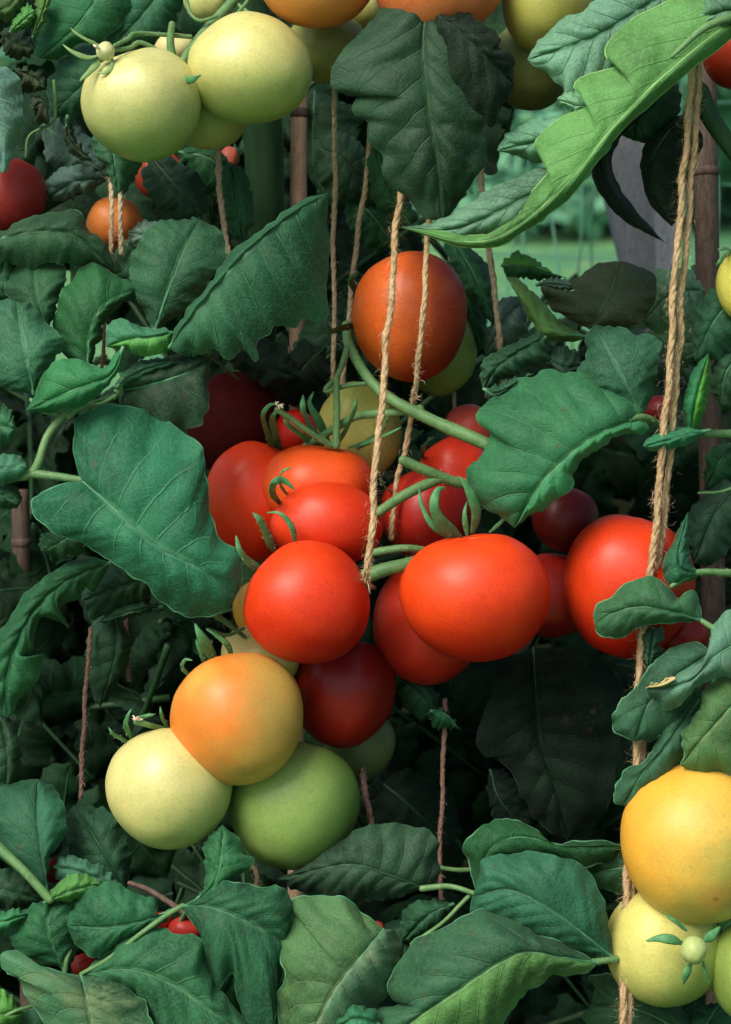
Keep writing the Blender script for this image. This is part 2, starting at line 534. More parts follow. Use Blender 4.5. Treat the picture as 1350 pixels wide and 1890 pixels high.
# ------------------------------------------------------------------ tomatoes
def tomato_mat(idx, c1, c2, gdir, lo, hi, rough=0.36, patch=0.25, c3=None, w3=0.0, spec=0.27, scar=None):
    """c1 where the gradient is low (against gdir), c2 where it is high"""
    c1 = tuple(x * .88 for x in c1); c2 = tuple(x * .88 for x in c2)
    m, nt = newmat('tomato_skin')
    t = NT(nt)
    tc = t.n('ShaderNodeTexCoord')
    obj = tc.outputs['Object']
    mp = t.n('ShaderNodeMapping'); mp.inputs['Location'].default_value = (idx * 1.7, idx * .9, 0)
    t.l(obj, mp.inputs[0]); ov = mp.outputs[0]
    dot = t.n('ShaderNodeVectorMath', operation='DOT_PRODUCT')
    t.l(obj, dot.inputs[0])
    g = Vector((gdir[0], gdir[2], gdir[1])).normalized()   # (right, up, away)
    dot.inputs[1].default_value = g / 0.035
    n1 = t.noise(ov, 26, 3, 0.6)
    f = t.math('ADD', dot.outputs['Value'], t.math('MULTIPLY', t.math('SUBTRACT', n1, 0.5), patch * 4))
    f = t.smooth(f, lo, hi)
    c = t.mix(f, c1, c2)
    if c3:
        n3 = t.noise(ov, 19, 2, 0.5)
        c = t.mix(t.math('MULTIPLY', t.smooth(n3, 0.48, 0.68), w3), c, c3)
    # lenticels and skin mottle
    fn = t.noise(ov, 900, 2, 0.7)
    c = t.mix(t.math('MULTIPLY', t.smooth(fn, 0.55, 0.74), 0.30), c, tuple(min(1, x * 1.5 + 0.03) for x in c2))
    fn2 = t.noise(ov, 620, 3, 0.7)
    c = t.mix(t.math('MULTIPLY', t.smooth(fn2, 0.5, 0.72), 0.30), c, tuple(x * 0.45 for x in c1))
    md = t.noise(ov, 60, 4, 0.65)
    c = t.mix(t.math('MULTIPLY', t.smooth(md, 0.35, 0.75), 0.22), c, tuple(x * 0.6 for x in c1))
    if scar:
        vd = t.n('ShaderNodeVectorMath', operation='DISTANCE')
        t.l(obj, vd.inputs[0]); vd.inputs[1].default_value = scar
        dd = t.math('ADD', vd.outputs['Value'], t.math('MULTIPLY', t.math('SUBTRACT', fn2, 0.5), 0.003))
        c = t.mix(t.math('MULTIPLY', t.smooth(dd, 0.016, 0.002), 0.45), c, (0.62, 0.25, 0.04))
        c = t.mix(t.math('MULTIPLY', t.smooth(dd, 0.0022, 0.0008), 0.8), c, (0.20, 0.10, 0.03))
    pb = t.n('ShaderNodeBsdfPrincipled')
    t.l(c, pb.inputs['Base Color'])
    t.l(t.math('MULTIPLY_ADD', md, 0.16, rough - 0.04), pb.inputs['Roughness'])
    pb.inputs['Specular IOR Level'].default_value = spec
    pb.inputs['Subsurface Weight'].default_value = 0.22
    pb.inputs['Subsurface Radius'].default_value = (1.0, 0.35, 0.15)
    pb.inputs['Subsurface Scale'].default_value = 0.004
    bp = t.n('ShaderNodeBump'); bp.inputs['Strength'].default_value = 0.35
    bp.inputs['Distance'].default_value = 0.0003
    t.l(t.math('ADD', t.math('MULTIPLY', md, 1.5), t.math('MULTIPLY', fn2, 0.35)), bp.inputs['Height'])
    t.l(bp.outputs[0], pb.inputs['Normal'])
    out = t.n('ShaderNodeOutputMaterial'); t.l(pb.outputs[0], out.inputs[0])
    return m

def fruit_mesh(mb, c, rx, ry, axis, rng, lobes=5, lob=0.02, dimple=0.20, nose=0.0, sh=0.05, ns=64, nr=40):
    """radii in metres; axis = direction of the stalk end as (right, up, away)"""
    ax = (RIGHT * axis[0] + UP * axis[1] + FWD * axis[2]).normalized()
    q = Vector((0, 0, 1)).rotation_difference(ax)
    ph = rng.random() * 6.28; ph2 = rng.random() * 6.28
    rd = (rx * ry) ** 0.5
    verts = []
    for i in range(nr + 1):
        th = math.pi * i / nr
        for k in range(ns):
            a = 2 * math.pi * k / ns
            lf = 1 + lob * math.cos(lobes * a + ph) * (math.sin(th) ** 2) * (0.4 + 0.6 * math.cos(th / 2)) \
                 + lob * 0.4 * math.cos(2 * a + ph2) * math.sin(th) ** 2
            r = lf * (1 - dimple * math.exp(-(th / 0.34) ** 2) * (1 + 0.25 * math.cos(lobes * a + ph))
                      - 0.03 * math.exp(-((math.pi - th) / 0.25) ** 2) + nose * math.exp(-((math.pi - th) / 0.5) ** 2))
            v = Vector((math.sin(th) * math.cos(a), math.sin(th) * math.sin(a), math.cos(th)))
            r *= 1 + 0.014 * noise.noise(v * 1.3 + Vector((ph * 9, 0, 0))) + 0.006 * noise.noise(v * 4 + Vector((ph * 9, 0, 0)))
            v = v * r
            k_ = 1 + sh * math.cos(th)
            v = Vector((v.x * k_, v.y * k_, v.z * (1 - .04 * math.cos(th))))
            v = q @ v
            # to view axes, squash to the seen proportions
            p = RIGHT * (v.dot(RIGHT) * rx) + UP * (v.dot(UP) * ry) + FWD * (v.dot(FWD) * rd)
            verts.append(c + p)
    faces = []
    for i in range(nr):
        for k in range(ns):
            k2 = (k + 1) % ns
            faces.append((i * ns + k, (i + 1) * ns + k, (i + 1) * ns + k2, i * ns + k2))
    mb.add(verts, faces, 0)
    return ax, rd

RED = (0.56, 0.013, 0.003); RED2 = (0.80, 0.058, 0.006); ORED = (0.74, 0.12, 0.015)
ORA = (0.72, 0.20, 0.025); YEL = (0.70, 0.46, 0.07); CREAM = (0.60, 0.56, 0.20)
PGREEN = (0.36, 0.44, 0.12); GREEN = (0.13, 0.30, 0.05); DGREEN = (0.10, 0.17, 0.04)
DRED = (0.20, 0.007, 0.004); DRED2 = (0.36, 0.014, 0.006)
TI = [0]
def tomato(x, y, rx, ry, d, label, c1, c2, g=(-.4, 1, -.4), lo=-.6, hi=.7, axis=(.1, .8, .55), group=None,
           rough=0.37, lob=0.03, dimple=0.2, sh=0.05, spec=0.30, scar=None, auto=0, seps=(), patch=.22, c3=None, w3=0, name='tomato', smat=None, nose=0):
    TI[0] += 1
    rng = random.Random(TI[0] * 17)
    c = P(x, y, d)
    k = PX * (DIST + d * .001) / DIST
    if scar:
        f_ = 1 - (scar[0] / rx) ** 2 - (scar[1] / ry) ** 2
        scar = tuple((RIGHT * scar[0] - UP * scar[1]) * k - FWD * (rx * k * f_ ** .5))
    root = empty(name, c)
    tag(root, label, 'tomato', group or 'tomatoes on the vines')
    mb = MB()
    ax, rd = fruit_mesh(mb, c, rx * k, ry * k, axis, rng, rng.choice([4, 5, 5, 6]), lob, dimple, nose, sh)
    mb.build('fruit', tomato_mat(TI[0], c1, c2, g, lo, hi, rough, patch, c3, w3, spec, scar), root)
    for s in seps:
        pts = [tuple(p) for p in s[0]]
        if rx > 40:
            dx, dy = x - pts[0][0], y - pts[0][1]
            pts[0] = (pts[0][0] + dx * .06, pts[0][1] + dy * .06, d + 7)
            pts[1] = (pts[1][0], pts[1][1], (pts[1][2] + d) / 2)
        sepal(root, pts, s[1] * (1.45 if rx > 40 else 1.1), s[2] if len(s) > 2 else smat)
    if auto:
        stem = c + (RIGHT * ax.dot(RIGHT) * rx * k + UP * ax.dot(UP) * ry * k + FWD * ax.dot(FWD) * rd) * 0.80
        t1 = ax.cross(Vector((.3, .2, 1))).normalized(); t2 = ax.cross(t1)
        for i in range(auto):
            an = 2 * math.pi * (i + rng.uniform(-.2, .2)) / auto
            o = t1 * math.cos(an) + t2 * math.sin(an)
            l = rd * rng.uniform(.55, .85)
            path = [stem, stem + o * l * .45 + ax * l * .22, stem + o * l * .85 + ax * l * .5, stem + o * l * 1.0 + ax * l * rng.uniform(.6, 1.1)]
            pp = resample([tuple(p) for p in path], 14) if False else None
            pts = []
            for s_ in range(13):
                tt = s_ / 12 * 3; i0 = min(int(tt), 2); pts.append(path[i0].lerp(path[i0 + 1], tt - i0))
            for _ in range(2):
                pts = [pts[0]] + [(pts[j - 1] + pts[j] * 2 + pts[j + 1]) / 4 for j in range(1, len(pts) - 1)] + [pts[-1]]
            rad = [0.0019 * (1 - (j / 12) ** 1.6) + 0.00015 for j in range(13)]
            m2 = MB(); tube_into(m2, pts, rad, 6, 0, flat=.45, flatdir=ax)
            m2.build('sepal', smat or SEP, root)
        m2 = MB()
        pts = [stem - ax * .002, stem + ax * .008, stem + ax * .018 + Vector((0, .002, .004))]
        tube_into(m2, pts, [.0026, .0022, .0024], 8); m2.build('fruit_stalk', STEM, root)
    return root

# ------------------------------------------------------------------ twine
def twine(pts, w, label, mat=None, fuzz=120, strands=3, flen=0.005, fmat=None):
    mat = mat or JUTE
    n = 60
    q = resample(pts, n * 3)
    path = [P(*p) for p in q]
    total = sum((path[i + 1] - path[i]).length for i in range(len(path) - 1))
    SEED[0] += 1
    rng = random.Random(SEED[0])
    R0 = w * 0.5 * PX
    root = empty('twine', path[-1])
    tag(root, label, 'string', 'jute strings tying up the plants')
    turns = total / (R0 * 11)
    npt = int(min(900, max(80, turns * 9)))
    seg = np.linspace(0, len(path) - 1, npt)
    cl = []
    for s in seg:
        i = min(int(s), len(path) - 2)
        p = path[i].lerp(path[i + 1], s - i)
        wob = noise.noise_vector(p * 45 + Vector((0, 3, 1))) * R0 * 0.9
        cl.append(p + wob)
    ax = (path[-1] - path[0]).normalized()
    a = ax.cross(FWD).normalized(); b = ax.cross(a).normalized()
    for k in range(strands):
        mb = MB()
        pts2, rad = [], []
        for i, p in enumerate(cl):
            an = 2 * math.pi * (turns * i / npt + k / strands) + 1.3 * noise.noise(p * 60)
            rr = R0 * 0.36 * (1 + .5 * noise.noise(p * 150))
            pts2.append(p + a * math.cos(an) * rr + b * math.sin(an) * rr)
            rad.append(R0 * 0.60 * (1 + 0.35 * noise.noise(p * 260 + Vector((k * 9, 0, 0)))))
        tube_into(mb, pts2, rad, 7)
        mb.build('strand', mat, root)
    if fuzz:
        mb = MB()
        hairs_into(mb, cl, R0, fuzz, flen, rng, 0, 0.00016, droop=.1)
        hairs_into(mb, cl, R0 * .9, fuzz * 4, flen * .3, rng, 0, 0.00012)
        o = mb.build('loose_fibres', fmat or FUZZ, root)
        o['kind'] = 'stuff'
    return root

# ================================================================== SETTING
def sheet(name, x0, x1, y0, y1, z, mat, nx=2, ny=2, amp=0, kind='structure'):
    mb = MB()
    vs = []
    for j in range(ny + 1):
        for i in range(nx + 1):
            x = x0 + (x1 - x0) * i / nx; y = y0 + (y1 - y0) * j / ny
            vs.append((x, y, z + amp * noise.fractal(Vector((x * 3, y * 3, 0)), 1, 2, 5)))
    fs = [(j * (nx + 1) + i, j * (nx + 1) + i + 1, (j + 1) * (nx + 1) + i + 1, (j + 1) * (nx + 1) + i) for j in range(ny) for i in range(nx)]
    mb.add(vs, fs)
    o = mb.build(name, mat)
    o['kind'] = kind
    return o
sheet('lawn', -200, 200, -60, 400, -0.12, lawn_mat())
sheet('soil', -4, 4, -0.7, 5.0, -0.03, SOIL, 110, 90, 0.05)

# far hedge closing the garden, leaf clumps over a thick body
def hedge():
    rng = random.Random(5)
    mb = MB()
    for i in range(26000):
        x = rng.uniform(-5, 5); h = rng.random() ** 0.8 * (0.95 + 0.5 * noise.noise(Vector((x * .5, 0, 0))))
        y = 10.5 + rng.uniform(-.5, .5) + 1.1 * (noise.noise(Vector((x * .8, h * .9, 4))))
        s = rng.uniform(.05, .12)
        a = Vector((rng.gauss(0, 1), rng.gauss(0, 1), rng.gauss(0, 1))).normalized()
        b = a.cross(Vector((rng.gauss(0, 1), rng.gauss(0, 1), rng.gauss(0, 1)))).normalized()
        c = Vector((x, y, h - .1))
        mb.add([c - a * s, c + b * s * .5, c + a * s, c - b * s * .5], [(0, 1, 2, 3)])
    o = mb.build('hedge', plain_mat('hedge_leaves', (0.07, 0.24, 0.13), (0.14, 0.36, 0.21), 2.5, 0.7, 0, c3=(0.16, 0.30, 0.12)))
    tag(o, 'blurred green hedge far behind the netting', 'hedge', kind='stuff')
hedge()

# netting
def netting():
    root = empty('garden_netting', P(1020, 400, 1150))
    tag(root, 'blue-green garden netting hanging in the gap behind the plants', 'netting')
    rng = random.Random(9)
    for i in range(26):
        x = 250 + i * 42
        pts = [(x + 14 * math.sin(i * 2.1 + k * 1.3) + k * 3.0, -200 + k * 130, 1150 + 40 * math.sin(i + k)) for k in range(8)]
        mb = MB(); tube_into(mb, [P(*p) for p in resample(pts, 40)], 0.0012, 5); mb.build('net_strand', NET, root)
    for j, y in enumerate((-90, 60, 200, 338, 470, 610)):
        pts = [(200 + k * 150, y + 12 * math.sin(k * .9 + j * 2) , 1150 + 30 * math.sin(j + k)) for k in range(9)]
        mb = MB(); tube_into(mb, [P(*p) for p in resample(pts, 50)], 0.0008, 5); mb.build('net_strand', NET, root)
netting()

def prism(parent, pts, th, mat, name, label=None, cat=None):
    """a board: outline (x, y, d), thickness th metres away from the camera, bevelled"""
    a = [P(*p) for p in pts]; n = len(a)
    nn = (a[1] - a[0]).cross(a[2] - a[0]).normalized()
    if nn.dot(FWD) < 0: nn = -nn
    mb = MB()
    cen = sum(a, Vector()) / n
    ins = [p + (cen - p).normalized() * .0015 for p in a]
    V = ins + [p + nn * .0015 for p in a] + [p + nn * th for p in a]
    F = [tuple(range(n))] + [tuple(range(3 * n - 1, 2 * n - 1, -1))]
    for r in (0, 1):
        for i in range(n):
            j = (i + 1) % n
            F.append((r * n + i, r * n + j, (r + 1) * n + j, (r + 1) * n + i))
    mb.add(V, F)
    o = mb.build(name, mat, parent)
    for p in o.data.polygons: p.use_smooth = False
    if label: tag(o, label, cat)
    return o
prism(None, [(1068, 150, 620), (1180, 150, 620), (1310, 760, 600), (1216, 760, 600)], .022, BOARD, 'timber_board',
      'wide grey weathered board leaning behind the curled dark leaves', 'board')
prism(None, [(1196, 120, 560), (1240, 120, 560), (1262, 760, 560), (1222, 760, 560)], .03, BOARD, 'timber_post',
      'narrow grey timber post beside the thick double string', 'post')

def cane(pts, w, mat, nodes, label, name='garden_cane'):
    root = empty(name, P(*pts[-1])); tag(root, label, 'cane', 'canes staking the plants')
    q = resample(pts, 60); path = [P(*p) for p in q]
    rad = []
    for p in q:
        r = w * .5 * PX
        for ny in nodes:
            dy = (p[1] - ny) / 9.0
            r *= 1 + .10 * math.exp(-dy * dy)
        rad.append(r)
    mb = MB(); tube_into(mb, path, rad, 16); mb.build('pole', mat, root)
    for ny in nodes:
        i = int(np.argmin(np.abs(q[:, 1] - ny)))
        mb = MB()
        t = (path[min(i + 1, 59)] - path[i - 1]).normalized()
        pp = [path[i] + t * k for k in (-.003, -.0012, 0.0012, .003)]
        tube_into(mb, pp, [w * .5 * PX * f for f in (1.0, 1.14, 1.14, 1.0)], 16); mb.build('node_ring', CANE_D, root)
    return root
cane([(556, -300, 150), (556, 100, 150), (551, 400, 155), (545, 2200, 190)], 35, BAMBOO, (225, 720, -150), 'pinkish brown bamboo cane beside the thick green stem')
cane([(1296, -300, 150), (1303, 300, 150), (1318, 1200, 150), (1330, 2300, 160)], 50, CANE_D, (1010, 330), 'dark brown stake behind the thick double string')
cane([(36, 905, 260), (40, 1000, 262), (48, 1400, 295), (60, 2300, 310)], 40, CANE_D, (990, 1290), 'dark brown cane in the shade at the left')

# ================================================================== PLANTS
def plant(name, label, x, d):
    r = empty(name, Vector((P(x, 945, d).x, P(x, 945, d).y, 0.0)))
    tag(r, label, 'tomato plant', 'tomato plants')
    return r
PL = plant('tomato_plant', 'leafy tomato plant at the left edge with broad blue-green leaves', -60, 90)
PC = plant('tomato_plant', 'tomato plant in the middle bearing the big red truss', 478, 185)
PR = plant('tomato_plant', 'tomato plant at the right with pale folded leaf and lobed leaves', 1400, 60)

def vstem(root, pts, w0, w1, mat, name='stem'):
    stalk(root, pts, w0, w1, mat, name, sides=14)
# main stems, from above the frame to the soil
for (rt, x, d, w, m) in ((PL, -70, 90, 38, STEM), (PC, 478, 185, 66, STEMD), (PR, 1420, 70, 44, STEM)):
    w0 = P(x, -700, d); g = P(x, 945, d)
    mb = MB(); path = []
    for i in range(40):
        f = i / 39
        z = 1.45 * (1 - f) + 0.0 * f - 0.02
        path.append(Vector((g.x + .006 * math.sin(i * .7), g.y + .004 * math.cos(i * .5), z)))
    tube_into(mb, path, [w * .5 * PX * (1.25 + .1 * f_) * (1 + .06 * noise.noise(p * 30)) for f_, p in zip(np.linspace(-.2, 1, 40), path)], 16)
    SEED[0] += 1
    hairs_into(mb, path[5:30], w * .6 * PX, 500, .002, random.Random(SEED[0]), 1, 0.00007)
    mb.build('stem', [m, HAIR], rt)

# ---- left plant leaves (upper)
leaf(PL, [(-60, 100), (-15, 180), (2, 260), (6, 318)], 5, [(0, 119), (15, 124), (33, 142), (41, 163), (47, 203), (41, 241), (25, 287), (12, 315)],
     [(-90, 150), (-80, 220), (-40, 290), (-10, 318)], 'paleblue', N=5)
LM['paleblue2'] = leaf_mat('leaf_paleblue2', (0.085, 0.17, 0.125), (0.16, 0.27, 0.2))
leaf(PL, [(18, 60), (40, 40), (64, 20)], 40, [(30, 30), (45, 12), (60, 10)], [(35, 56), (55, 48), (66, 35)], 'bright', N=4, ruff=1)
leaf(PL, [(60, 70), (80, 20), (92, -20)], 45, [(62, 30), (70, -10)], [(80, 45), (92, 10)], 'lime', N=4, ruff=1)
leaf(PL, [(-10, 20), (20, 10), (50, -30)], 50, [(-10, -10), (20, -40)], [(15, 40), (45, 0)], 'lime', N=4)
leaf(PL, [(0, 60), (30, 80), (70, 90)], 70, [(20, 55), (50, 62)], [(10, 100), (45, 108)], 'olive', N=4)
leaf(PL, [(210, -60), (150, 40), (72, 108)], [60, 55, 60], [(130, -50), (85, 10), (70, 60), (62, 100)], [(250, 10), (195, 70), (145, 85), (105, 108)], 'teal', N=7, eA=14)
leaf(PL, [(330, -60), (270, 20), (200, 95)], [70, 66, 70], [(240, -50), (205, 0), (195, 50)], [(340, 0), (310, 60), (260, 90)], 'teal', N=6)
leaf(PL, [(210, 90), (160, 150), (100, 208)], [75, 68, 75], [(150, 85), (112, 115), (88, 150), (92, 190)], [(195, 150), (165, 195), (130, 228), (108, 218)], 'teal', N=6)
leaf(PL, [(75, 225), (120, 262), (190, 316)], [80, 72, 70], [(100, 215), (140, 228), (170, 262), (195, 298)], [(80, 262), (88, 302), (125, 312), (165, 320)], 'paleblue', N=5)
leaf(PL, [(200, 330), (140, 335), (88, 365)], [70, 60, 70], [(180, 310), (130, 305), (95, 325), (82, 345)], [(170, 350), (140, 362), (110, 372)], 'paleblue', N=4, bulge=3)
leaf(PL, [(200, 235), (212, 300), (217, 367)], [52, 42, 44], [(168, 250), (178, 290), (197, 315), (204, 345), (213, 362)], [(245, 270), (263, 300), (243, 338), (228, 360)], 'teal2', N=6)
leaf(PL, [(28, 128), (60, 140), (88, 165)], 45, [(45, 124), (75, 138)], [(40, 168), (65, 168)], 'olive', N=3)
leaf(PL, [(125, 212), (128, 255), (172, 298)], 40, [(118, 230), (122, 270), (145, 292)], [(133, 230), (145, 262), (162, 285)], 'olive', rimm=RIM, N=3, ruff=.5)
leaf(PL, [(60, 200), (80, 190), (92, 222)], 45, [(55, 185), (75, 178)], [(65, 225), (80, 232)], 'olive', N=3)
stalk(PL, [(100, 150, 60), (102, 190, 60), (98, 225, 60), (55, 250, 60), (48, 290, 60)], 7, 5, STEM)
stalk(PL, [(30, 410, 95), (100, 368, 85), (150, 345, 78), (196, 322, 70)], 34, 24, STEMD, name='side_shoot')
# ---- left, middle height
leaf(PL, [(-40, 452), (60, 428), (140, 436), (212, 500)], [20, 8, 10, 26], [(0, 426), (49, 405), (98, 391), (140, 391), (153, 405), (173, 432), (192, 445), (209, 475)],
     [(0, 480), (60, 492), (110, 486), (140, 492), (165, 486), (190, 495)], 'mid', N=7, eA=16, bulge=1.8)
leaf(PL, [(330, 470), (285, 440), (236, 428)], [45, 40, 50], [(340, 430), (320, 408), (285, 408), (255, 412)], [(300, 480), (260, 470), (240, 450)], 'paleblue2', N=7, bulge=2.2)
leaf(PL, [(210, 470), (240, 500), (262, 560)], [55, 45, 50], [(240, 440), (290, 470), (285, 530)], [(205, 500), (225, 540), (245, 560)], 'dark', N=6)
leaf(PL, [(88, 612), (70, 550), (60, 470)], [15, 12, 30], [(55, 590), (22, 562), (14, 530), (28, 500), (40, 478)], [(100, 580), (112, 545), (122, 515), (110, 480), (85, 468)], 'mid', N=5)
leaf(PL, [(-30, 560), (0, 510), (10, 470)], 35, [(-60, 520), (-30, 480)], [(20, 560), (40, 520), (35, 480)], 'mid', N=5)
leaf(PL, [(162, 690), (166, 622), (190, 568), (248, 532)], [8, 6, 6, 18], [(130, 668), (98, 610), (108, 562), (114, 536), (126, 520), (150, 496), (178, 485), (212, 508), (240, 520)],
     [(172, 668), (190, 620), (192, 597), (205, 583), (228, 562), (246, 546)], 'mid', N=7, bulge=1.8, label='dull green leaf with ragged brownish upper edge')
leaf(PL, [(62, 728), (50, 650), (30, 556)], [-2, -8, 6], [(34, 722), (0, 720), (-40, 700), (-60, 620), (-30, 565), (10, 552)],
     [(72, 715), (80, 695), (102, 665), (118, 630), (96, 605), (78, 582), (52, 560)], 'teal', N=6, skew=.35, bulge=1.8)
leaf(PL, [(228, 640), (204, 692), (140, 718), (49, 758)], [-14, -20, -24, -12], [(206, 660), (190, 682), (169, 672), (140, 661), (104, 669), (81, 693), (62, 732)],
     [(226, 668), (212, 695), (183, 730), (147, 750), (98, 760), (68, 762)], 'teal2', N=5, ser=1.2, eA=7, eB=6)
leaf(PL, [(318, 614), (280, 622), (240, 626), (196, 640)], [-4, -12, -12, -4], [(300, 604), (280, 608), (248, 597), (225, 589), (208, 594), (197, 612)],
     [(316, 645), (282, 657), (257, 655), (228, 645), (210, 643)], 'teal2', 'bright', N=4, ser=1.0)
leaf(PL, [(287, 608), (310, 540), (335, 470), (368, 404)], [16, 10, 12, 28], [(256, 558), (250, 543), (243, 520), (240, 490), (250, 455), (277, 418), (326, 404)],
     [(300, 603), (326, 581), (365, 565), (374, 543), (392, 510), (420, 475), (417, 450), (398, 420)], 'mid', N=7, skew=.28)
leaf(PC, [(312, 642), (352, 585), (400, 525), (465, 455), (540, 395), (606, 356)], [-8, -16, -20, -18, -8, 14],
     [(322, 612), (345, 572), (368, 542), (398, 506), (430, 466), (490, 420), (520, 392), (562, 368)],
     [(330, 652), (352, 640), (372, 652), (396, 640), (418, 662), (448, 648), (474, 664), (478, 632), (500, 618), (508, 600), (545, 606), (560, 588), (598, 592), (606, 540), (606, 440)],
     'teal', N=9, eA=18, eB=[6, 2, 8, 20, 26, 20], bulge=2.4, arch=3.5, skew=-.1)
leaf(PC, [(318, 640), (350, 632), (395, 650)], -4, [(335, 618), (370, 622)], [(330, 655), (360, 660)], 'teal2', N=3, ruff=1)
leaf(PL, [(212, 722), (270, 712), (340, 690), (396, 655)], [12, 2, 0, 8], [(222, 698), (245, 678), (300, 658), (350, 650)],
     [(222, 752), (248, 782), (290, 799), (340, 797), (372, 777), (386, 742), (384, 700), (392, 668)], 'dark', N=6, eB=4, arch=4, rimm=RIM)
leaf(PL, [(215, 715), (250, 690), (300, 672), (330, 670)], 0, [(225, 688), (260, 668), (300, 662)], [(240, 712), (290, 690)], 'teal', N=4, ruff=1)
leaf(PL, [(-50, 790), (-10, 785), (33, 792)], -10, [(-20, 735), (0, 737), (22, 765)], [(-20, 835), (5, 828), (20, 812)], 'teal2', N=4)
leaf(PL, [(-40, 872), (5, 865), (50, 862)], -14, [(-10, 845), (18, 838), (40, 843)], [(-10, 895), (15, 893), (38, 884)], 'teal2', N=4, ser=1)
leaf(PL, [(-30, 905), (5, 915), (38, 930)], -6, [(0, 895), (28, 898), (40, 912)], [(-10, 935), (15, 940), (30, 938)], 'mid', N=4, ser=1)
# the broad leaf
leaf(PL, [(148, 884), (201, 930), (242, 970), (297, 1014), (372, 1050), (436, 1100)], [-14, -22, -26, -26, -24, -12],
     [(142, 850), (135, 815), (140, 770), (200, 745), (300, 770), (345, 800), (378, 818), (385, 850), (382, 892), (402, 980), (440, 1025), (447, 1065)],
     [(112, 893), (68, 914), (60, 936), (76, 968), (128, 996), (175, 1015), (215, 1045), (265, 1070), (285, 1105), (318, 1126), (365, 1137), (400, 1132), (425, 1118)],
     'teal', N=8, eA=[10, 20, 26, 16, 10, 6], eB=[6, 8, 10, 12, 10, 6], bulge=2.3, arch=4, nu=90, nv=12, ser=3, skew=.22, rimr=.55)
leaf(PL, [(150, 975), (115, 1000), (78, 1018)], 22, [(110, 975), (80, 985), (72, 1000)], [(150, 1018), (115, 1030), (88, 1028)], 'mid', N=4)
# long ragged hanging leaf
leaf(PL, [(205, 1038), (130, 1068), (70, 1118), (30, 1190), (12, 1260), (14, 1324)], [40, 28, 18, 14, 16, 24],
     [(168, 1031), (131, 1037), (93, 1059), (62, 1084), (40, 1102), (22, 1136), (-4, 1165), (-30, 1210), (-30, 1280), (-10, 1312)],
     [(190, 1070), (174, 1098), (155, 1082), (146, 1106), (112, 1124), (128, 1157), (106, 1147), (80, 1138), (69, 1156), (60, 1192), (50, 1226), (84, 1207), (77, 1238), (60, 1266), (33, 1292), (27, 1316)],
     'teal', N=9, bulge=2.6, nu=90, nv=8, noise_amp=2.4, ser=1.5, arch=4)
leaf(PL, [(300, 1060), (230, 1080), (150, 1110)], [60, 50, 60], [(250, 1040), (190, 1050), (160, 1080)], [(270, 1105), (210, 1130), (165, 1140)], 'dark', N=6, bulge=2.5)
leaf(PL, [(300, 1120), (250, 1128), (180, 1150)], [60, 52, 60], [(260, 1108), (220, 1112)], [(270, 1135), (225, 1142)], 'dark', rimm=RIM, N=4)
leaf(PL, [(210, 1130), (215, 1200), (185, 1305)], [80, 70, 80], [(170, 1150), (160, 1220), (170, 1280)], [(240, 1180), (235, 1230), (205, 1280)], 'dark', N=6)
leaf(PL, [(0, 1320), (15, 1400), (5, 1500)], [40, 30, 40], [(-40, 1350), (-50, 1430), (-20, 1490)], [(32, 1330), (40, 1400), (28, 1460)], 'dark', N=6)
# stalks at left
stalk(PL, [(-70, 885, 10), (0, 880, 0), (60, 872, -8), (88, 805, -6), (122, 762, -4), (150, 742, 0)], 20, 13, STEM, hair=260)
stalk(PL, [(60, 874, -8), (110, 880, -12), (150, 886, -14)], 17, 12, STEM, hair=120)
stalk(PL, [(110, 775, -4), (105, 765, -4), (78, 758, -8), (58, 738, -4)], 10, 8, STEM)
stalk(PL, [(128, 768, -4), (150, 752, -3), (185, 747, 5), (215, 730, 10)], 13, 8, STEM, hair=60)
stalk(PL, [(228, 700, 0), (222, 720, 2), (212, 735, 5)], 9, 6, STEM)
stalk(PL, [(365, 648, -2), (390, 660, 2), (415, 680, 15), (440, 700, 40)], 5, 5, STEMD)

# ---- bottom left
leaf(PL, [(88, 1648), (78, 1580), (70, 1510), (70, 1438)], [6, 6, 10, 26], [(90, 1610), (96, 1580), (113, 1555), (124, 1530), (124, 1508), (113, 1475), (95, 1450)],
     [(58, 1628), (20, 1600), (-10, 1560), (-30, 1500), (-10, 1460), (35, 1440)], 'teal', 'mid', N=6, eB=16, skew=.3)
stalk(PL, [(-40, 1530, 4), (0, 1566, -2), (45, 1608, -6), (92, 1660, -8)], 20, 16, STEM, hair=200)
leaf(PL, [(232, 1642), (190, 1570), (136, 1486)], [34, 30, 45], [(242, 1600), (236, 1560), (226, 1520), (190, 1492)], [(190, 1636), (142, 1602), (124, 1560), (120, 1512)], 'dark', N=6)
leaf(PL, [(-60, 1640), (10, 1645), (80, 1662)], [20, 14, 20], [(-20, 1605), (30, 1608), (65, 1630)], [(-20, 1675), (30, 1680), (60, 1675)], 'dark', N=5)
leaf(PL, [(82, 1666), (130, 1645), (186, 1630)], [-6, -12, -4], [(92, 1645), (126, 1617), (160, 1612)], [(120, 1664), (152, 1660), (180, 1646)], 'bright', N=5, ser=1)
leaf(PL, [(100, 1600), (150, 1610), (232, 1640)], [14, 8, 10], [(120, 1580), (180, 1595)], [(110, 1625), (160, 1640), (200, 1650)], 'teal', N=5)
leaf(PL, [(-60, 1710), (0, 1702), (56, 1686)], [0, -6, 0], [(-20, 1690), (10, 1680), (35, 1678)], [(-20, 1735), (10, 1722), (35, 1706)], 'teal2', N=4)
leaf(PL, [(120, 1796), (96, 1740), (88, 1700), (104, 1656)], [2, -6, -6, 4], [(108, 1784), (76, 1776), (42, 1765), (24, 1740), (27, 1700), (50, 1678), (80, 1662)],
     [(132, 1778), (145, 1752), (148, 1715), (158, 1690), (140, 1668)], 'teal', N=6, bulge=2, skew=.25)
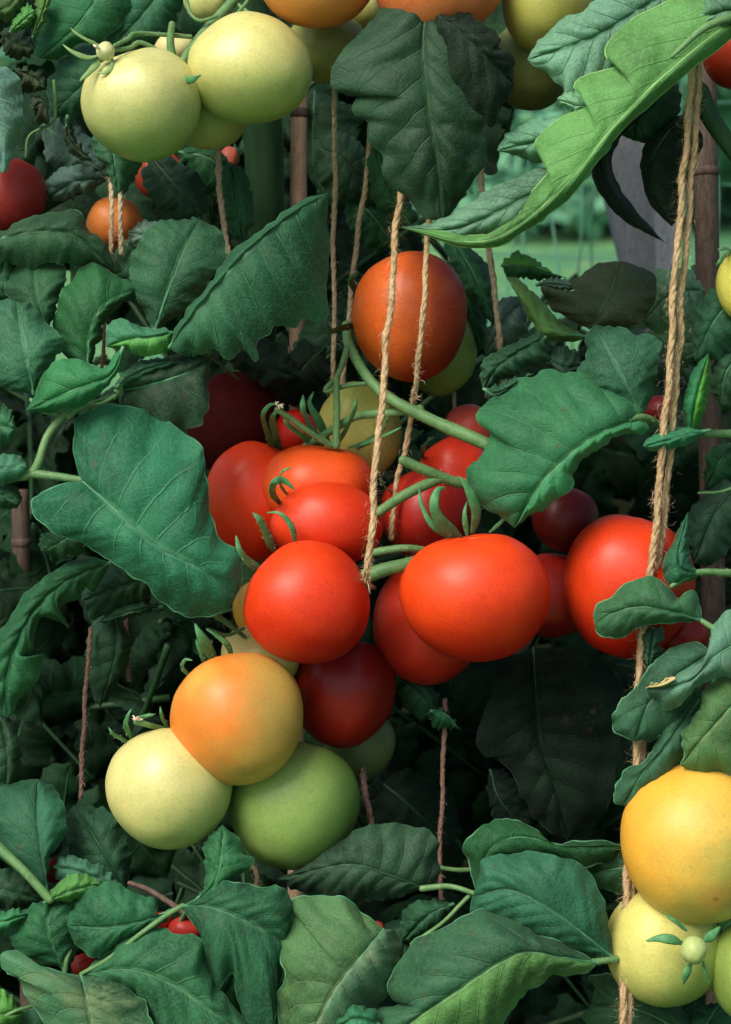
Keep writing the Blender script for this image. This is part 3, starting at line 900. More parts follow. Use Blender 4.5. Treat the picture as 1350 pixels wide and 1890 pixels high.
leaf(PC, [(336, 1673), (270, 1698), (200, 1712), (124, 1708)], [-10, -18, -20, -10], [(310, 1680), (290, 1692), (288, 1672), (282, 1658), (249, 1646), (216, 1633), (178, 1637), (152, 1658), (128, 1684)],
     [(320, 1692), (290, 1712), (250, 1727), (212, 1748), (185, 1768), (158, 1760), (136, 1735)], 'teal', N=7, bulge=2, skew=.22)
leaf(PC, [(148, 1800), (230, 1788), (310, 1812), (400, 1872), (470, 1925)], [-12, -22, -26, -24, -14],
     [(187, 1768), (232, 1732), (282, 1711), (332, 1725), (373, 1736), (380, 1780), (402, 1823), (438, 1862), (462, 1895)],
     [(190, 1812), (249, 1835), (282, 1874), (310, 1930), (400, 1955)], 'teal', N=8, bulge=2.2, nu=80, nv=9, skew=.2)
leaf(PL, [(150, 1800), (162, 1850), (178, 1950)], [-20, -32, -30], [(118, 1797), (80, 1782), (32, 1757), (6, 1763), (6, 1790), (34, 1804), (50, 1830), (70, 1870), (100, 1915), (150, 1945)],
     [(200, 1806), (246, 1832), (276, 1870), (292, 1915), (240, 1950)], 'sick', N=7, bulge=2.4, skew=.35, nu=80, nv=9, rimr=.5)
leaf(PL, [(-60, 1900), (-10, 1875), (50, 1868)], [-18, -24, -18], [(-30, 1840), (0, 1822), (30, 1850)], [(-20, 1925), (20, 1905)], 'bright', N=4)
leaf(PL, [(-40, 1960), (40, 1915), (100, 1880)], -8, [(-20, 1890), (40, 1865), (80, 1862)], [(40, 1960), (100, 1920)], 'teal', N=5)
stalk(PC, [(150, 1798, -14), (200, 1770, -18), (262, 1722, -20), (310, 1688, -16), (338, 1672, -12)], 8, 10, STEM)
stalk(PL, [(120, 1800, 0), (124, 1770, -2), (130, 1755, 0)], 11, 8, STEM)
stalk(PL, [(-30, 1900, -20), (20, 1870, -24), (55, 1858, -20), (90, 1850, -10)], 7, 6, STEM)
leaf(PC, [(350, 1672), (395, 1630), (410, 1580), (411, 1522)], [-10, -18, -18, -8], [(361, 1667), (373, 1646), (380, 1604), (375, 1567), (388, 1542)],
     [(390, 1665), (430, 1630), (450, 1610), (466, 1588), (446, 1563), (432, 1540)], 'teal2', N=5, bulge=1.8)
leaf(PC, [(336, 1672), (385, 1672), (436, 1690), (490, 1716), (536, 1748)], [-12, -22, -26, -22, -10],
     [(365, 1660), (392, 1640), (420, 1628), (465, 1632), (520, 1640), (540, 1665), (540, 1705)],
     [(346, 1692), (370, 1730), (376, 1780), (402, 1826), (428, 1796), (440, 1850), (462, 1905), (505, 1915), (512, 1845), (520, 1790), (532, 1760)],
     'teal', N=7, bulge=2.4, eB=[4, 8, 14, 10, 6], nu=84, nv=10, skew=.3, rimr=.5)
leaf(PC, [(440, 1780), (420, 1830), (400, 1900)], 18, [(400, 1800), (385, 1850)], [(470, 1820), (460, 1880)], 'mid', N=5)
leaf(PC, [(500, 1850), (470, 1890), (440, 1940)], 8, [(470, 1850), (440, 1890)], [(530, 1890), (500, 1930)], 'teal', N=5)
leaf(PC, [(709, 1715), (664, 1770), (618, 1826), (585, 1890), (566, 1950)], [-18, -30, -36, -36, -28],
     [(680, 1690), (633, 1658), (589, 1650), (548, 1656), (534, 1670), (542, 1683), (533, 1711), (518, 1747), (515, 1773), (525, 1794), (527, 1812), (511, 1841), (518, 1890), (535, 1940)],
     [(728, 1716), (738, 1740), (735, 1780), (718, 1820), (700, 1860), (690, 1905), (640, 1950)], 'yell', 'sick', N=8, bulge=2.4, eA=[8, 20, 24, 20, 12], eB=[10, 24, 26, 20], nu=90, nv=10, ser=2.4, skew=.2, rimr=.8)
leaf(PC, [(792, 1640), (720, 1616), (640, 1596), (512, 1622)], [10, 0, 0, 16], [(808, 1620), (813, 1590), (809, 1560), (796, 1540), (775, 1527), (737, 1518), (707, 1520), (678, 1527), (633, 1551), (589, 1578), (555, 1600)],
     [(757, 1648), (707, 1662), (648, 1659), (589, 1651), (544, 1642)], 'dark', N=9, bulge=2.4, nu=80, nv=9, noise_amp=2, rimm=RIMD)
leaf(PC, [(838, 1668), (790, 1690), (742, 1738)], [8, 2, 8], [(795, 1658), (765, 1666), (745, 1685), (738, 1712)], [(828, 1692), (802, 1718), (770, 1738)], 'mid', N=5)
leaf(PC, [(760, 1700), (745, 1760), (735, 1840)], [20, 12, 20], [(720, 1700), (690, 1760), (700, 1830)], [(790, 1740), (790, 1790), (765, 1830)], 'dark', N=5)
leaf(PC, [(700, 1890), (655, 1880), (600, 1910)], [-34, -40, -30], [(690, 1865), (660, 1856), (630, 1870)], [(690, 1930), (640, 1940)], 'teal2', N=4)
# ---- bottom right
leaf(PC, [(880, 1648), (905, 1570), (960, 1545), (1050, 1562), (1152, 1562)], [-2, -10, -8, 0, 8], [(868, 1600), (857, 1572), (857, 1555), (871, 1536), (892, 1521), (932, 1512), (972, 1525), (996, 1536), (1001, 1557), (1023, 1557), (1073, 1551), (1130, 1556)],
     [(890, 1620), (905, 1600), (960, 1590), (1030, 1590), (1080, 1600), (1130, 1590)], 'mid', N=8, rimr=.75, rimm=RIM)
leaf(PR, [(1230, 1600), (1170, 1600), (1080, 1610)], [20, 12, 20], [(1190, 1570), (1130, 1565), (1090, 1585)], [(1200, 1650), (1150, 1650), (1100, 1640)], 'mid', N=5)
leaf(PR, [(1130, 1766), (1070, 1718), (1005, 1672), (940, 1642), (872, 1654)], [-14, -24, -28, -24, -12],
     [(1124, 1700), (1110, 1650), (1090, 1610), (1053, 1586), (1002, 1575), (942, 1575), (894, 1583), (887, 1612)],
     [(1092, 1772), (1040, 1760), (990, 1740), (940, 1712), (890, 1700), (868, 1680)], 'teal', N=8, bulge=2.2, nu=80, nv=10, ser=1.6, skew=.3)
leaf(PR, [(1104, 1778), (1030, 1766), (970, 1758), (912, 1783), (846, 1828), (762, 1885), (718, 1935)], [-20, -34, -40, -44, -42, -36, -28],
     [(1060, 1752), (1000, 1722), (940, 1692), (886, 1680), (821, 1710), (771, 1731), (756, 1757), (720, 1803), (714, 1828), (725, 1843), (745, 1853), (695, 1864), (682, 1895)],
     [(1078, 1796), (1024, 1800), (1000, 1817), (972, 1830), (944, 1865), (924, 1895), (890, 1940), (800, 1965)],
     'teal', 'bright', N=9, eA=[4, 14, 20, 24, 16], eB=[4, 12, 22, 20, 10], bulge=2.0, nu=96, nv=11, skew=.15, rimr=.6)
stalk(PR, [(1180, 1765, 0), (1140, 1770, -12), (1090, 1776, -20), (1030, 1782, -30), (985, 1775, -36)], 15, 6, STEM, hair=180)
stalk(PR, [(870, 1650, 0), (850, 1670, -4), (815, 1705, -8), (760, 1742, -10)], 9, 6, STEM)
stalk(PC, [(780, 1640, 2), (830, 1636, 0), (880, 1650, -4)], 12, 9, STEM)
stalk(PC, [(800, 1600, 60), (850, 1606, 50), (890, 1602, 40)], 9, 9, STEM)
leaf(PR, [(1300, 1930), (1190, 1868), (1092, 1852)], [30, 20, 25], [(1250, 1850), (1180, 1815), (1130, 1798), (1088, 1803), (1099, 1825)], [(1210, 1960), (1120, 1930), (1078, 1880)], 'mid', N=7, rimr=.6)
leaf(PR, [(1330, 1850), (1300, 1900), (1290, 1960)], [40, 30, 30], [(1270, 1860), (1250, 1910)], [(1370, 1890), (1340, 1940)], 'teal', N=5)
# ---- right side, lobed leaves
leaf(PR, [(1296, 1146), (1240, 1128), (1180, 1120), (1130, 1132), (1098, 1152)], [-18, -26, -28, -26, -20], [(1292, 1111), (1280, 1090), (1267, 1092), (1251, 1103), (1236, 1087), (1219, 1071), (1198, 1063), (1177, 1067), (1150, 1082), (1129, 1103), (1106, 1114), (1096, 1132)],
     [(1280, 1147), (1255, 1148), (1219, 1150), (1177, 1158), (1156, 1173), (1121, 1177), (1102, 1168)], 'spotted', N=6, ser=1.0, nu=70, rimr=.55, ruff=1.2)
leaf(PR, [(1292, 1056), (1256, 1048), (1256, 1005), (1270, 946)], [-14, -22, -20, -10], [(1278, 1042), (1272, 1010), (1277, 970)],
     [(1284, 1070), (1262, 1074), (1245, 1086), (1228, 1070), (1224, 1040), (1237, 1012), (1252, 978)], 'teal', N=5, ser=1)
stalk(PR, [(1420, 1062, 10), (1350, 1058, -6), (1292, 1056, -14), (1262, 1068, -18), (1240, 1082, -20)], 20, 8, STEM, hair=160)
leaf(PR, [(1206, 1158), (1202, 1195), (1196, 1238)], -8, [(1178, 1170), (1182, 1196), (1191, 1226)], [(1226, 1160), (1218, 1195), (1206, 1225)], 'mid', N=3, ruff=.6)
stalk(PR, [(1340, 1190, -16), (1325, 1166, -20), (1296, 1146, -18)], 12, 10, STEM)
leaf(PR, [(1312, 1205), (1255, 1245), (1200, 1295), (1172, 1368)], [-16, -22, -24, -14], [(1299, 1194), (1278, 1184), (1251, 1189), (1225, 1208), (1198, 1232), (1180, 1257), (1156, 1283), (1140, 1304), (1129, 1331), (1140, 1352)],
     [(1305, 1235), (1290, 1275), (1265, 1320), (1240, 1345), (1210, 1362)], 'mid', N=6, rimr=.75, rimm=RIM)
leaf(PR, [(1380, 1180), (1322, 1210), (1270, 1258), (1190, 1270)], [-30, -38, -40, -32], [(1355, 1125), (1330, 1138), (1315, 1164), (1303, 1212), (1278, 1230), (1256, 1241), (1244, 1254), (1225, 1264)],
     [(1375, 1240), (1330, 1250), (1312, 1256), (1278, 1275), (1254, 1302), (1230, 1309), (1214, 1294), (1198, 1283)], 'tealtip', N=6, ser=1.4, rimr=.5)
leaf(PR, [(1246, 1252), (1222, 1264), (1192, 1269)], [-43, -44, -36], [(1232, 1256), (1212, 1262)], [(1232, 1270), (1212, 1274)], 'sick', rimm=DRY, N=2, ruff=.3, bulge=.4, arch=1, rimr=.9, label='dried pale tip curled over')
leaf(PR, [(1395, 1260), (1340, 1315), (1292, 1368), (1256, 1412)], [-28, -36, -34, -24], [(1345, 1248), (1315, 1260), (1293, 1286), (1288, 1317), (1264, 1347), (1259, 1365), (1262, 1390)],
     [(1400, 1300), (1395, 1370), (1370, 1425), (1320, 1430), (1280, 1425)], 'yell', N=6, rimr=.6)
leaf(PR, [(1292, 1290), (1242, 1360), (1192, 1420), (1150, 1486)], [-12, -20, -20, -10], [(1240, 1305), (1222, 1338), (1212, 1372), (1200, 1400), (1166, 1412), (1154, 1424), (1140, 1450), (1131, 1471), (1137, 1484)],
     [(1296, 1330), (1270, 1370), (1262, 1410), (1235, 1440), (1200, 1475), (1170, 1490)], 'mid', N=7, rimr=.75, rimm=RIM)
# ---- right centre
leaf(PR, [(1086, 606), (1120, 562), (1150, 482)], [50, 44, 56], [(1044, 586), (1020, 571), (1005, 546), (999, 527), (1026, 536), (1061, 538), (1056, 516), (1079, 504), (1092, 492), (1115, 485)],
     [(1121, 608), (1155, 605), (1184, 590), (1206, 565), (1214, 540), (1206, 508), (1176, 490)], 'olive', N=6, ser=1.5, bulge=.8)
leaf(PR, [(1088, 622), (1040, 614), (1000, 595), (970, 558), (934, 512)], [40, 30, 28, 30, 40], [(1055, 608), (1036, 593), (1014, 572), (999, 553), (980, 535), (958, 515)],
     [(1060, 630), (1026, 630), (1006, 628), (992, 617), (984, 598), (970, 580), (962, 558), (946, 531)], 'lime', N=6, ser=1)
leaf(PR, [(1008, 622), (955, 650), (915, 682), (893, 718)], [24, 16, 16, 22], [(990, 613), (964, 628), (919, 646), (893, 664), (888, 695)],
     [(1016, 648), (1015, 665), (978, 678), (949, 692), (919, 705), (904, 716)], 'mid', N=6, bulge=2.4)
leaf(PR, [(893, 718), (920, 725), (985, 690)], [20, 10, 14], [(905, 712), (945, 700)], [(912, 736), (950, 712)], 'teal', N=3, ruff=.5)
leaf(PR, [(1186, 768), (1152, 702), (1122, 645), (1096, 600)], [-4, -10, -4, 14], [(1150, 752), (1100, 727), (1067, 705), (1073, 673), (1082, 653), (1084, 622)],
     [(1197, 755), (1203, 738), (1211, 697), (1220, 650), (1218, 628), (1165, 612), (1120, 602)], 'teal', N=6, skew=.3, bulge=1.8)
leaf(PR, [(1186, 772), (1130, 790), (1085, 813), (1038, 854), (990, 904), (950, 974)], [-6, -16, -20, -20, -18, -8],
     [(1184, 745), (1150, 705), (1098, 684), (1062, 690), (1040, 692), (1020, 680), (1002, 682), (984, 694), (949, 700), (914, 732), (899, 744), (881, 765), (887, 780), (899, 792), (904, 804), (897, 830), (880, 855), (864, 868), (864, 895), (884, 930), (925, 955)],
     [(1195, 792), (1156, 797), (1127, 808), (1106, 828), (1079, 846), (1064, 872), (1053, 899), (1026, 922), (1002, 940), (978, 956)],
     'teal', 'teal2', N=9, eA=[6, 22, 26, 24, 20, 14], eB=5, bulge=2.4, arch=4, nu=100, nv=14, ser=2.2, skew=.12)
stalk(PR, [(1150, 776, -12), (1190, 770, -6), (1235, 792, 14), (1300, 800, 24), (1420, 800, 40)], 12, 18, STEM, hair=140)
leaf(PR, [(1310, 794), (1250, 808), (1187, 824)], [0, -14, -14], [(1275, 788), (1240, 793), (1215, 800), (1195, 810)], [(1280, 816), (1240, 829), (1205, 833)], 'teal2', N=4, ser=.8, ruff=1)
leaf(PR, [(1275, 805), (1284, 740), (1308, 652)], [4, -6, 0], [(1262, 782), (1266, 722), (1282, 680)], [(1292, 788), (1306, 740), (1313, 690)], 'teal2', 'bright', N=5, ser=.8)
leaf(PR, [(926, 490), (965, 490), (1046, 513)], [80, 72, 76], [(937, 473), (958, 466), (978, 473), (996, 488), (1016, 502)], [(933, 505), (949, 513), (978, 515), (1014, 517)], 'bright', 'mid', N=4)
leaf(PR, [(990, 526), (1020, 524), (1062, 530)], [74, 68, 66], [(1010, 514), (1045, 515)], [(1015, 534), (1045, 538)], 'paleblue', N=3, ruff=.5)
leaf(PR, [(1300, 535), (1240, 540), (1184, 596)], [90, 82, 90], [(1270, 495), (1230, 498), (1206, 506), (1205, 545)], [(1300, 590), (1260, 618), (1215, 613)], 'pale', N=7)
leaf(PR, [(965, 555), (930, 590), (896, 655)], [100, 92, 100], [(945, 545), (925, 552), (908, 585), (896, 620)], [(975, 590), (960, 625), (930, 645)], 'paleblue', N=6)
leaf(PC, [(825, 425), (872, 500), (912, 600)], [95, 88, 95], [(860, 440), (905, 500), (918, 560)], [(820, 460), (850, 520), (890, 580)], 'teal', N=6)
leaf(PC, [(820, 480), (865, 560), (895, 640)], [115, 105, 110], [(850, 490), (885, 550), (900, 600)], [(815, 520), (850, 590), (880, 640)], 'mid', N=6)
leaf(PR, [(1370, 540), (1320, 590), (1282, 665)], [30, 20, 30], [(1320, 530), (1290, 570), (1280, 620)], [(1380, 600), (1345, 650), (1305, 672)], 'teal', N=6)
leaf(PR, [(1380, 640), (1340, 690), (1330, 760)], [34, 26, 34], [(1330, 650), (1310, 700)], [(1390, 700), (1365, 750)], 'mid', N=5)
leaf(PR, [(1390, 880), (1330, 930), (1280, 1040)], [40, 30, 40], [(1330, 890), (1285, 930), (1270, 990)], [(1390, 960), (1350, 1010), (1310, 1045)], 'dark', N=6)
leaf(PR, [(1360, 820), (1330, 850), (1300, 905)], [46, 40, 46], [(1320, 825), (1300, 860)], [(1370, 860), (1345, 900)], 'mid', N=5)
stalk(PR, [(1420, 870, 30), (1340, 905, 24), (1290, 910, 20)], 6, 5, STEM)
# ---- top right folded leaf
leaf(PR, [(1240, -20), (1160, 30), (1090, 70), (974, 110)], [-14, -20, -22, -10], [(1180, -50), (1120, -15), (1075, 15), (1030, 42), (990, 82)],
     [(1240, 60), (1180, 130), (1120, 180), (1085, 205), (1050, 200), (1040, 165), (1010, 136), (985, 122)], 'pale', N=8, bulge=2.4, eA=10, eB=6, nu=80, nv=10, skew=.2)
leaf(PR, [(1120, 180), (1075, 196), (1028, 182)], [-24, -28, -22], [(1100, 168), (1055, 165)], [(1095, 204), (1055, 206)], 'pale', N=4, ruff=.8)
leaf(PR, [(1160, 190), (1050, 245), (985, 262), (918, 278)], [-12, -18, -16, -8], [(1100, 195), (1040, 208), (970, 225), (935, 250)],
     [(1120, 280), (1040, 300), (990, 298), (955, 290)], 'pale', N=6, bulge=2.2)
leaf(PR, [(1120, 270), (1010, 340), (900, 400), (820, 425), (742, 418)], [-10, -18, -20, -20, -12], [(1040, 295), (975, 318), (925, 343), (888, 355), (870, 372), (840, 392), (800, 412)],
     [(1060, 350), (970, 420), (900, 440), (850, 446), (790, 430)], 'pale', N=9, bulge=2.0, nu=80)
leaf(PR, [(1400, 10), (1320, 62), (1215, 150), (1135, 232), (1060, 322), (985, 395), (920, 436), (860, 446), (744, 420)],
     [-26, -36, -42, -44, -42, -38, -36, -32, -24],
     [(1330, -30), (1290, -35), (1240, -4), (1180, 30), (1135, 62), (1116, 88), (1122, 108), (1152, 118), (1110, 130), (1070, 146), (1062, 164), (1092, 188), (1045, 212), (1002, 246), (988, 266), (1000, 284), (1050, 298), (1012, 318), (985, 350), (972, 378), (930, 415), (880, 436), (820, 428)],
     [(1360, 62), (1295, 112), (1210, 185), (1150, 240), (1100, 305), (1045, 370), (985, 415), (930, 450), (895, 459), (840, 452), (790, 436)],
     'bright', 'bright', rimm=RIMB, N=11, bulge=1.2, eA=[6, 10, 12, 12, 8], eB=[8, 10, 8, 4], nu=120, nv=9, ser=1.2, skew=.3, rimr=.5, ruff=1.4)
leaf(PR, [(1400, 20), (1340, 20), (1280, 40)], [-40, -38, -34], [(1360, -20), (1310, -20)], [(1350, 50), (1300, 55)], 'pale', N=4)
stalk(PR, [(1430, 10, -30), (1360, 28, -42), (1300, 52, -46), (1240, 105, -50)], 22, 7, STEM, hair=200)
# curled dark leaves under it
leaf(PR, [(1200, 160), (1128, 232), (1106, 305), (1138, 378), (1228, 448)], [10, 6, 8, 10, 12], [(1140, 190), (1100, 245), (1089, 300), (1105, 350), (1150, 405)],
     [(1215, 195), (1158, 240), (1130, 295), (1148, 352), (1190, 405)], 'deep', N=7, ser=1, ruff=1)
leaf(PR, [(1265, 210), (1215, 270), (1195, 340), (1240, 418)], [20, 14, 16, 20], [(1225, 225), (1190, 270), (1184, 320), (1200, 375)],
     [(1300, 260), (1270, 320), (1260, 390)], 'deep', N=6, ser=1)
leaf(PR, [(1230, 120), (1180, 190), (1170, 260)], [25, 15, 20], [(1170, 150), (1140, 200), (1140, 240)], [(1260, 180), (1240, 230), (1200, 260)], 'dark', N=6)
stalk(PR, [(1290, 170, 10), (1320, 230, 14), (1380, 310, 24), (1430, 360, 30)], 40, 26, STEMD)
# ---- top centre dark hanging leaf
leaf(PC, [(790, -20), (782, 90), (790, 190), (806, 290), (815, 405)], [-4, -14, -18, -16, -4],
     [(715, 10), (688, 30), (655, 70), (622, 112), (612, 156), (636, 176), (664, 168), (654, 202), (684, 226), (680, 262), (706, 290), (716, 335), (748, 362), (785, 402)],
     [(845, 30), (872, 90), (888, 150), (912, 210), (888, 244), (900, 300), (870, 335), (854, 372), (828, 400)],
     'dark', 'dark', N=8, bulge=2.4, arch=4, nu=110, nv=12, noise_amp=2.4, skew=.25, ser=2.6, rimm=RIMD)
leaf(PC, [(798, 20), (850, 60), (900, 105), (950, 155)], [-12, -22, -24, -12], [(850, 20), (905, 50), (920, 88), (946, 110)],
     [(815, 110), (838, 165), (870, 205), (905, 232), (922, 200), (940, 188)], 'deep', N=6, bulge=2.2, ser=3, skew=.2)
leaf(PC, [(590, 275), (640, 300), (700, 380)], [130, 122, 130], [(585, 320), (610, 360), (660, 380)], [(600, 250), (650, 252), (690, 300)], 'dark', N=6)
leaf(PC, [(690, 260), (715, 340), (760, 420)], [105, 98, 100], [(670, 300), (690, 370), (730, 415)], [(715, 290), (745, 350), (765, 390)], 'mid', N=6)
leaf(PC, [(640, 360), (690, 400), (735, 470)], [140, 132, 140], [(640, 400), (670, 450)], [(690, 360), (730, 410)], 'mid', N=5)
# between trusses, behind
leaf(PC, [(560, 610), (590, 660), (600, 730)], [150, 144, 150], [(540, 640), (550, 690)], [(610, 630), (630, 690)], 'mid', N=5)
leaf(PC, [(430, 620), (480, 670), (560, 700)], [100, 95, 100], [(470, 620), (530, 650)], [(430, 670), (490, 710)], 'deep', N=5)
leaf(PC, [(280, 290), (330, 350), (370, 400)], [75, 65, 70], [(320, 290), (370, 330), (385, 380)], [(260, 320), (280, 370), (330, 400)], 'dark', N=6)
leaf(PC, [(330, 280), (400, 300), (440, 380)], [95, 90, 90], [(380, 270), (430, 300)], [(340, 320), (400, 370)], 'mid', N=6)
leaf(PC, [(425, 300), (440, 380), (450, 460)], [80, 72, 76], [(405, 320), (415, 400)], [(455, 320), (470, 400)], 'mid', N=5)
leaf(PC, [(600, 640), (560, 680), (515, 735)], [122, 112, 116], [(560, 630), (520, 665), (500, 700)], [(610, 690), (580, 730), (545, 750)], 'deep', N=5)
leaf(PC, [(590, 560), (600, 620), (590, 700)], [130, 122, 128], [(560, 590), (560, 650)], [(625, 590), (630, 660)], 'dark', N=5)
leaf(PR, [(962, 862), (915, 880), (864, 892)], [8, -2, 6], [(940, 842), (900, 845), (870, 862)], [(950, 900), (918, 925), (885, 915)], 'teal', N=5)
leaf(PR, [(960, 900), (950, 935), (925, 962)], [10, 2, 10], [(935, 905), (915, 930)], [(975, 920), (960, 950)], 'mid', N=4)
leaf(PR, [(1010, 660), (1040, 680), (1075, 672)], [30, 24, 30], [(1025, 640), (1060, 645)], [(1030, 700), (1060, 698)], 'dark', N=4)
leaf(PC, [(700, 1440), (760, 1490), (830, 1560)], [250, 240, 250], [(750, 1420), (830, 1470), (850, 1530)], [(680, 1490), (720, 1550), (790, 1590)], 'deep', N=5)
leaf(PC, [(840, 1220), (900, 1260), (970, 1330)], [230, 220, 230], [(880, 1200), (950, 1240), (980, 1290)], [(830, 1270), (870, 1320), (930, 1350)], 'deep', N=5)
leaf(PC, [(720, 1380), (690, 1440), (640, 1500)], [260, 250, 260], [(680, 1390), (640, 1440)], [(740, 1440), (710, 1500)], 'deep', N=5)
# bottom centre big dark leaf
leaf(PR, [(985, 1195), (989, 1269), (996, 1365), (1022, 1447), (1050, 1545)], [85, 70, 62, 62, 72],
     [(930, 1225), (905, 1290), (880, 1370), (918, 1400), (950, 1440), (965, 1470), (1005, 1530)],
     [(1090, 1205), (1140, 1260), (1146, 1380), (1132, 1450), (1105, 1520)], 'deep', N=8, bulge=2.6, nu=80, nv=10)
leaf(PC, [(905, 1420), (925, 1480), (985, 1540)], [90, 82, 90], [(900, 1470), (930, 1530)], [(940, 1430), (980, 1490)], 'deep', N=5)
leaf(PC, [(745, 1250), (790, 1290), (800, 1330)], [70, 66, 70], [(735, 1280), (770, 1320)], [(790, 1260), (815, 1300)], 'dark', N=4)
leaf(PC, [(795, 1312), (822, 1318), (850, 1347)], [60, 56, 60], [(800, 1340), (820, 1345)], [(815, 1308), (840, 1330)], 'mid', N=3, ruff=.5)

# trusses of the middle plant
stalk(PC, [(640, 600, 74), (648, 645, 52), (700, 720, 32), (790, 772, 22), (905, 822, 14)], 18, 26, STEM, 'truss_stalk', hair=420)
stalk(PC, [(560, 826, 58), (620, 790, 50), (660, 768, 44), (720, 762, 36), (775, 756, 30)], 13, 18, STEM, 'truss_stalk', hair=160)
stalk(PC, [(621, 700, 40), (622, 760, 42), (621, 822, 44)], 12, 15, STEM, 'truss_stalk', hair=90)
stalk(PC, [(512, 756, 26), (540, 775, 30), (575, 800, 36), (610, 822, 44)], 11, 13, STEM, 'truss_stalk', hair=70)
stalk(PC, [(745, 850, 20), (790, 870, 22), (850, 892, 30), (930, 900, 44)], 20, 20, STEM, 'truss_stalk', hair=130)
stalk(PC, [(700, 945, 24), (745, 915, 20), (812, 882, 25)], 19, 20, STEM, 'truss_stalk', hair=90)
stalk(PC, [(660, 1068, 6), (715, 1050, -2), (760, 1040, 2), (830, 1020, 24)], 27, 24, STEM, 'truss_stalk', hair=150)
stalk(PC, [(680, 1022, 22), (745, 1012, 14), (800, 1018, 22)], 16, 14, STEM, 'truss_stalk', hair=60)
stalk(PC, [(640, 645, 46), (625, 690, 44), (600, 722, 44), (640, 712, 44), (690, 706, 40)], 11, 9, STEM, 'truss_stalk', hair=60)
stalk(PC, [(452, 1176, 30), (420, 1150, 26), (384, 1126, 20)], 8, 13, STEM, 'truss_stalk', hair=30)
stalk(PC, [(450, 1160, 26), (420, 1172, 20), (385, 1162, 14)], 6, 8, STEM, 'truss_stalk')
stalk(PC, [(300, 1345, 10), (275, 1338, 0), (252, 1332, -2)], 10, 12, STEM, 'truss_stalk')
# top left truss
stalk(PC, [(318, 165, 12), (335, 120, 16), (360, 80, 24), (400, 35, 36), (450, -20, 50), (478, -60, 80)], 16, 22, STEM, 'truss_stalk', hair=260)
stalk(PC, [(322, 120, 18), (315, 80, 16), (318, 45, 14)], 17, 14, STEM, 'truss_stalk', hair=70)
stalk(PC, [(212, 84, -6), (236, 72, 2), (250, 62, 8), (300, 64, 16), (352, 68, 22)], 8, 9, STEM, 'truss_stalk', hair=60)
stalk(PC, [(212, 92, -4), (240, 88, 2), (258, 78, 6), (290, 92, 10), (312, 112, 14)], 9, 8, STEM, 'truss_stalk', hair=60)
stalk(PC, [(460, 25, 40), (430, 0, 45), (400, -30, 50)], 9, 9, STEM, 'truss_stalk')
stalk(PC, [(345, 0, 30), (352, 25, 28), (370, 38, 26), (400, 30, 28)], 7, 7, STEM, 'truss_stalk')
stalk(PC, [(468, -20, 20), (455, 5, 16), (440, 22, 14)], 8, 6, STEM, 'truss_stalk')
stalk(PC, [(240, 1630, 30), (280, 1645, 30), (350, 1690, 24)], 9, 12, DEAD, 'dead_stalk')
stalk(PC, [(330, 1630, 60), (380, 1650, 50), (320, 1600, 70)], 10, 9, STEMD)
stalk(PC, [(300, 1740, 30), (330, 1705, 26), (345, 1680, 20)], 9, 8, STEM)

# ================================================================== TOMATOES
d0 = 'tomato'
UPL = (-.45, 1, -.5)  # towards the sun; the reds' broad orange highlight is painted into the skin
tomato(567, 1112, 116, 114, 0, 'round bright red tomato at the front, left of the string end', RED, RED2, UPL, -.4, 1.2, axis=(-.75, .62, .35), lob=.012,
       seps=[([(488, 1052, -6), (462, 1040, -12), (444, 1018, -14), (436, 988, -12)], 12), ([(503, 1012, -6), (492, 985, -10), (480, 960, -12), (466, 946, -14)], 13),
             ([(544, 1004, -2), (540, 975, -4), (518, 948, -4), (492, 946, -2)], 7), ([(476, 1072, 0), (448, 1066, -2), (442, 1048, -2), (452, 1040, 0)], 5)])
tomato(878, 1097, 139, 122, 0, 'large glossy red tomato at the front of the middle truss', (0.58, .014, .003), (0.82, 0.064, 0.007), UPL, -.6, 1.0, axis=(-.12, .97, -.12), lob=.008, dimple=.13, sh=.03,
       seps=[([(850, 988, -6), (818, 968, -12), (802, 936, -14), (808, 906, -14), (824, 900, -10)], 17), ([(872, 978, 0), (880, 945, -4), (868, 910, -8), (848, 878, -10)], 15),
             ([(828, 988, 0), (796, 966, -2), (778, 930, 0), (774, 900, 4)], 8), ([(905, 976, 6), (932, 955, 6), (934, 925, 8), (918, 915, 10)], 5), ([(862, 985, 4), (858, 950, 4), (862, 925, 6)], 7)])
tomato(603, 968, 104, 80, 34, 'red tomato sitting right above the round front one', RED, (0.78, 0.06, 0.01), UPL, -.5, 1.2, axis=(-.8, .5, .4),
       seps=[([(530, 915, 20), (516, 890, 4), (522, 870, 0), (540, 862, 0)], 7), ([(514, 930, -2), (504, 912, -8), (506, 892, -10), (522, 886, -10), (546, 905, -8)], 10)])
tomato(588, 902, 106, 88, 62, 'orange-red tomato with flat top under the green truss fork', (0.74, 0.035, .005), (0.84, 0.10, .012), UPL, -.4, .8, axis=(.15, .98, .05), lob=.02, dimple=.12,
       seps=[([(606, 824, 40), (574, 790, 30), (560, 755, 26), (560, 728, 26)], 13), ([(622, 822, 40), (640, 790, 34), (655, 755, 34), (658, 730, 34)], 9),
             ([(645, 822, 40), (690, 812, 30), (722, 798, 26), (742, 788, 24)], 7), ([(612, 822, 44), (590, 780, 44), (572, 745, 44), (580, 722, 44)], 11), ([(590, 824, 44), (560, 806, 34), (530, 782, 30), (524, 768, 30)], 9), ([(664, 824, 44), (700, 800, 38), (716, 772, 36), (710, 752, 38)], 8)])
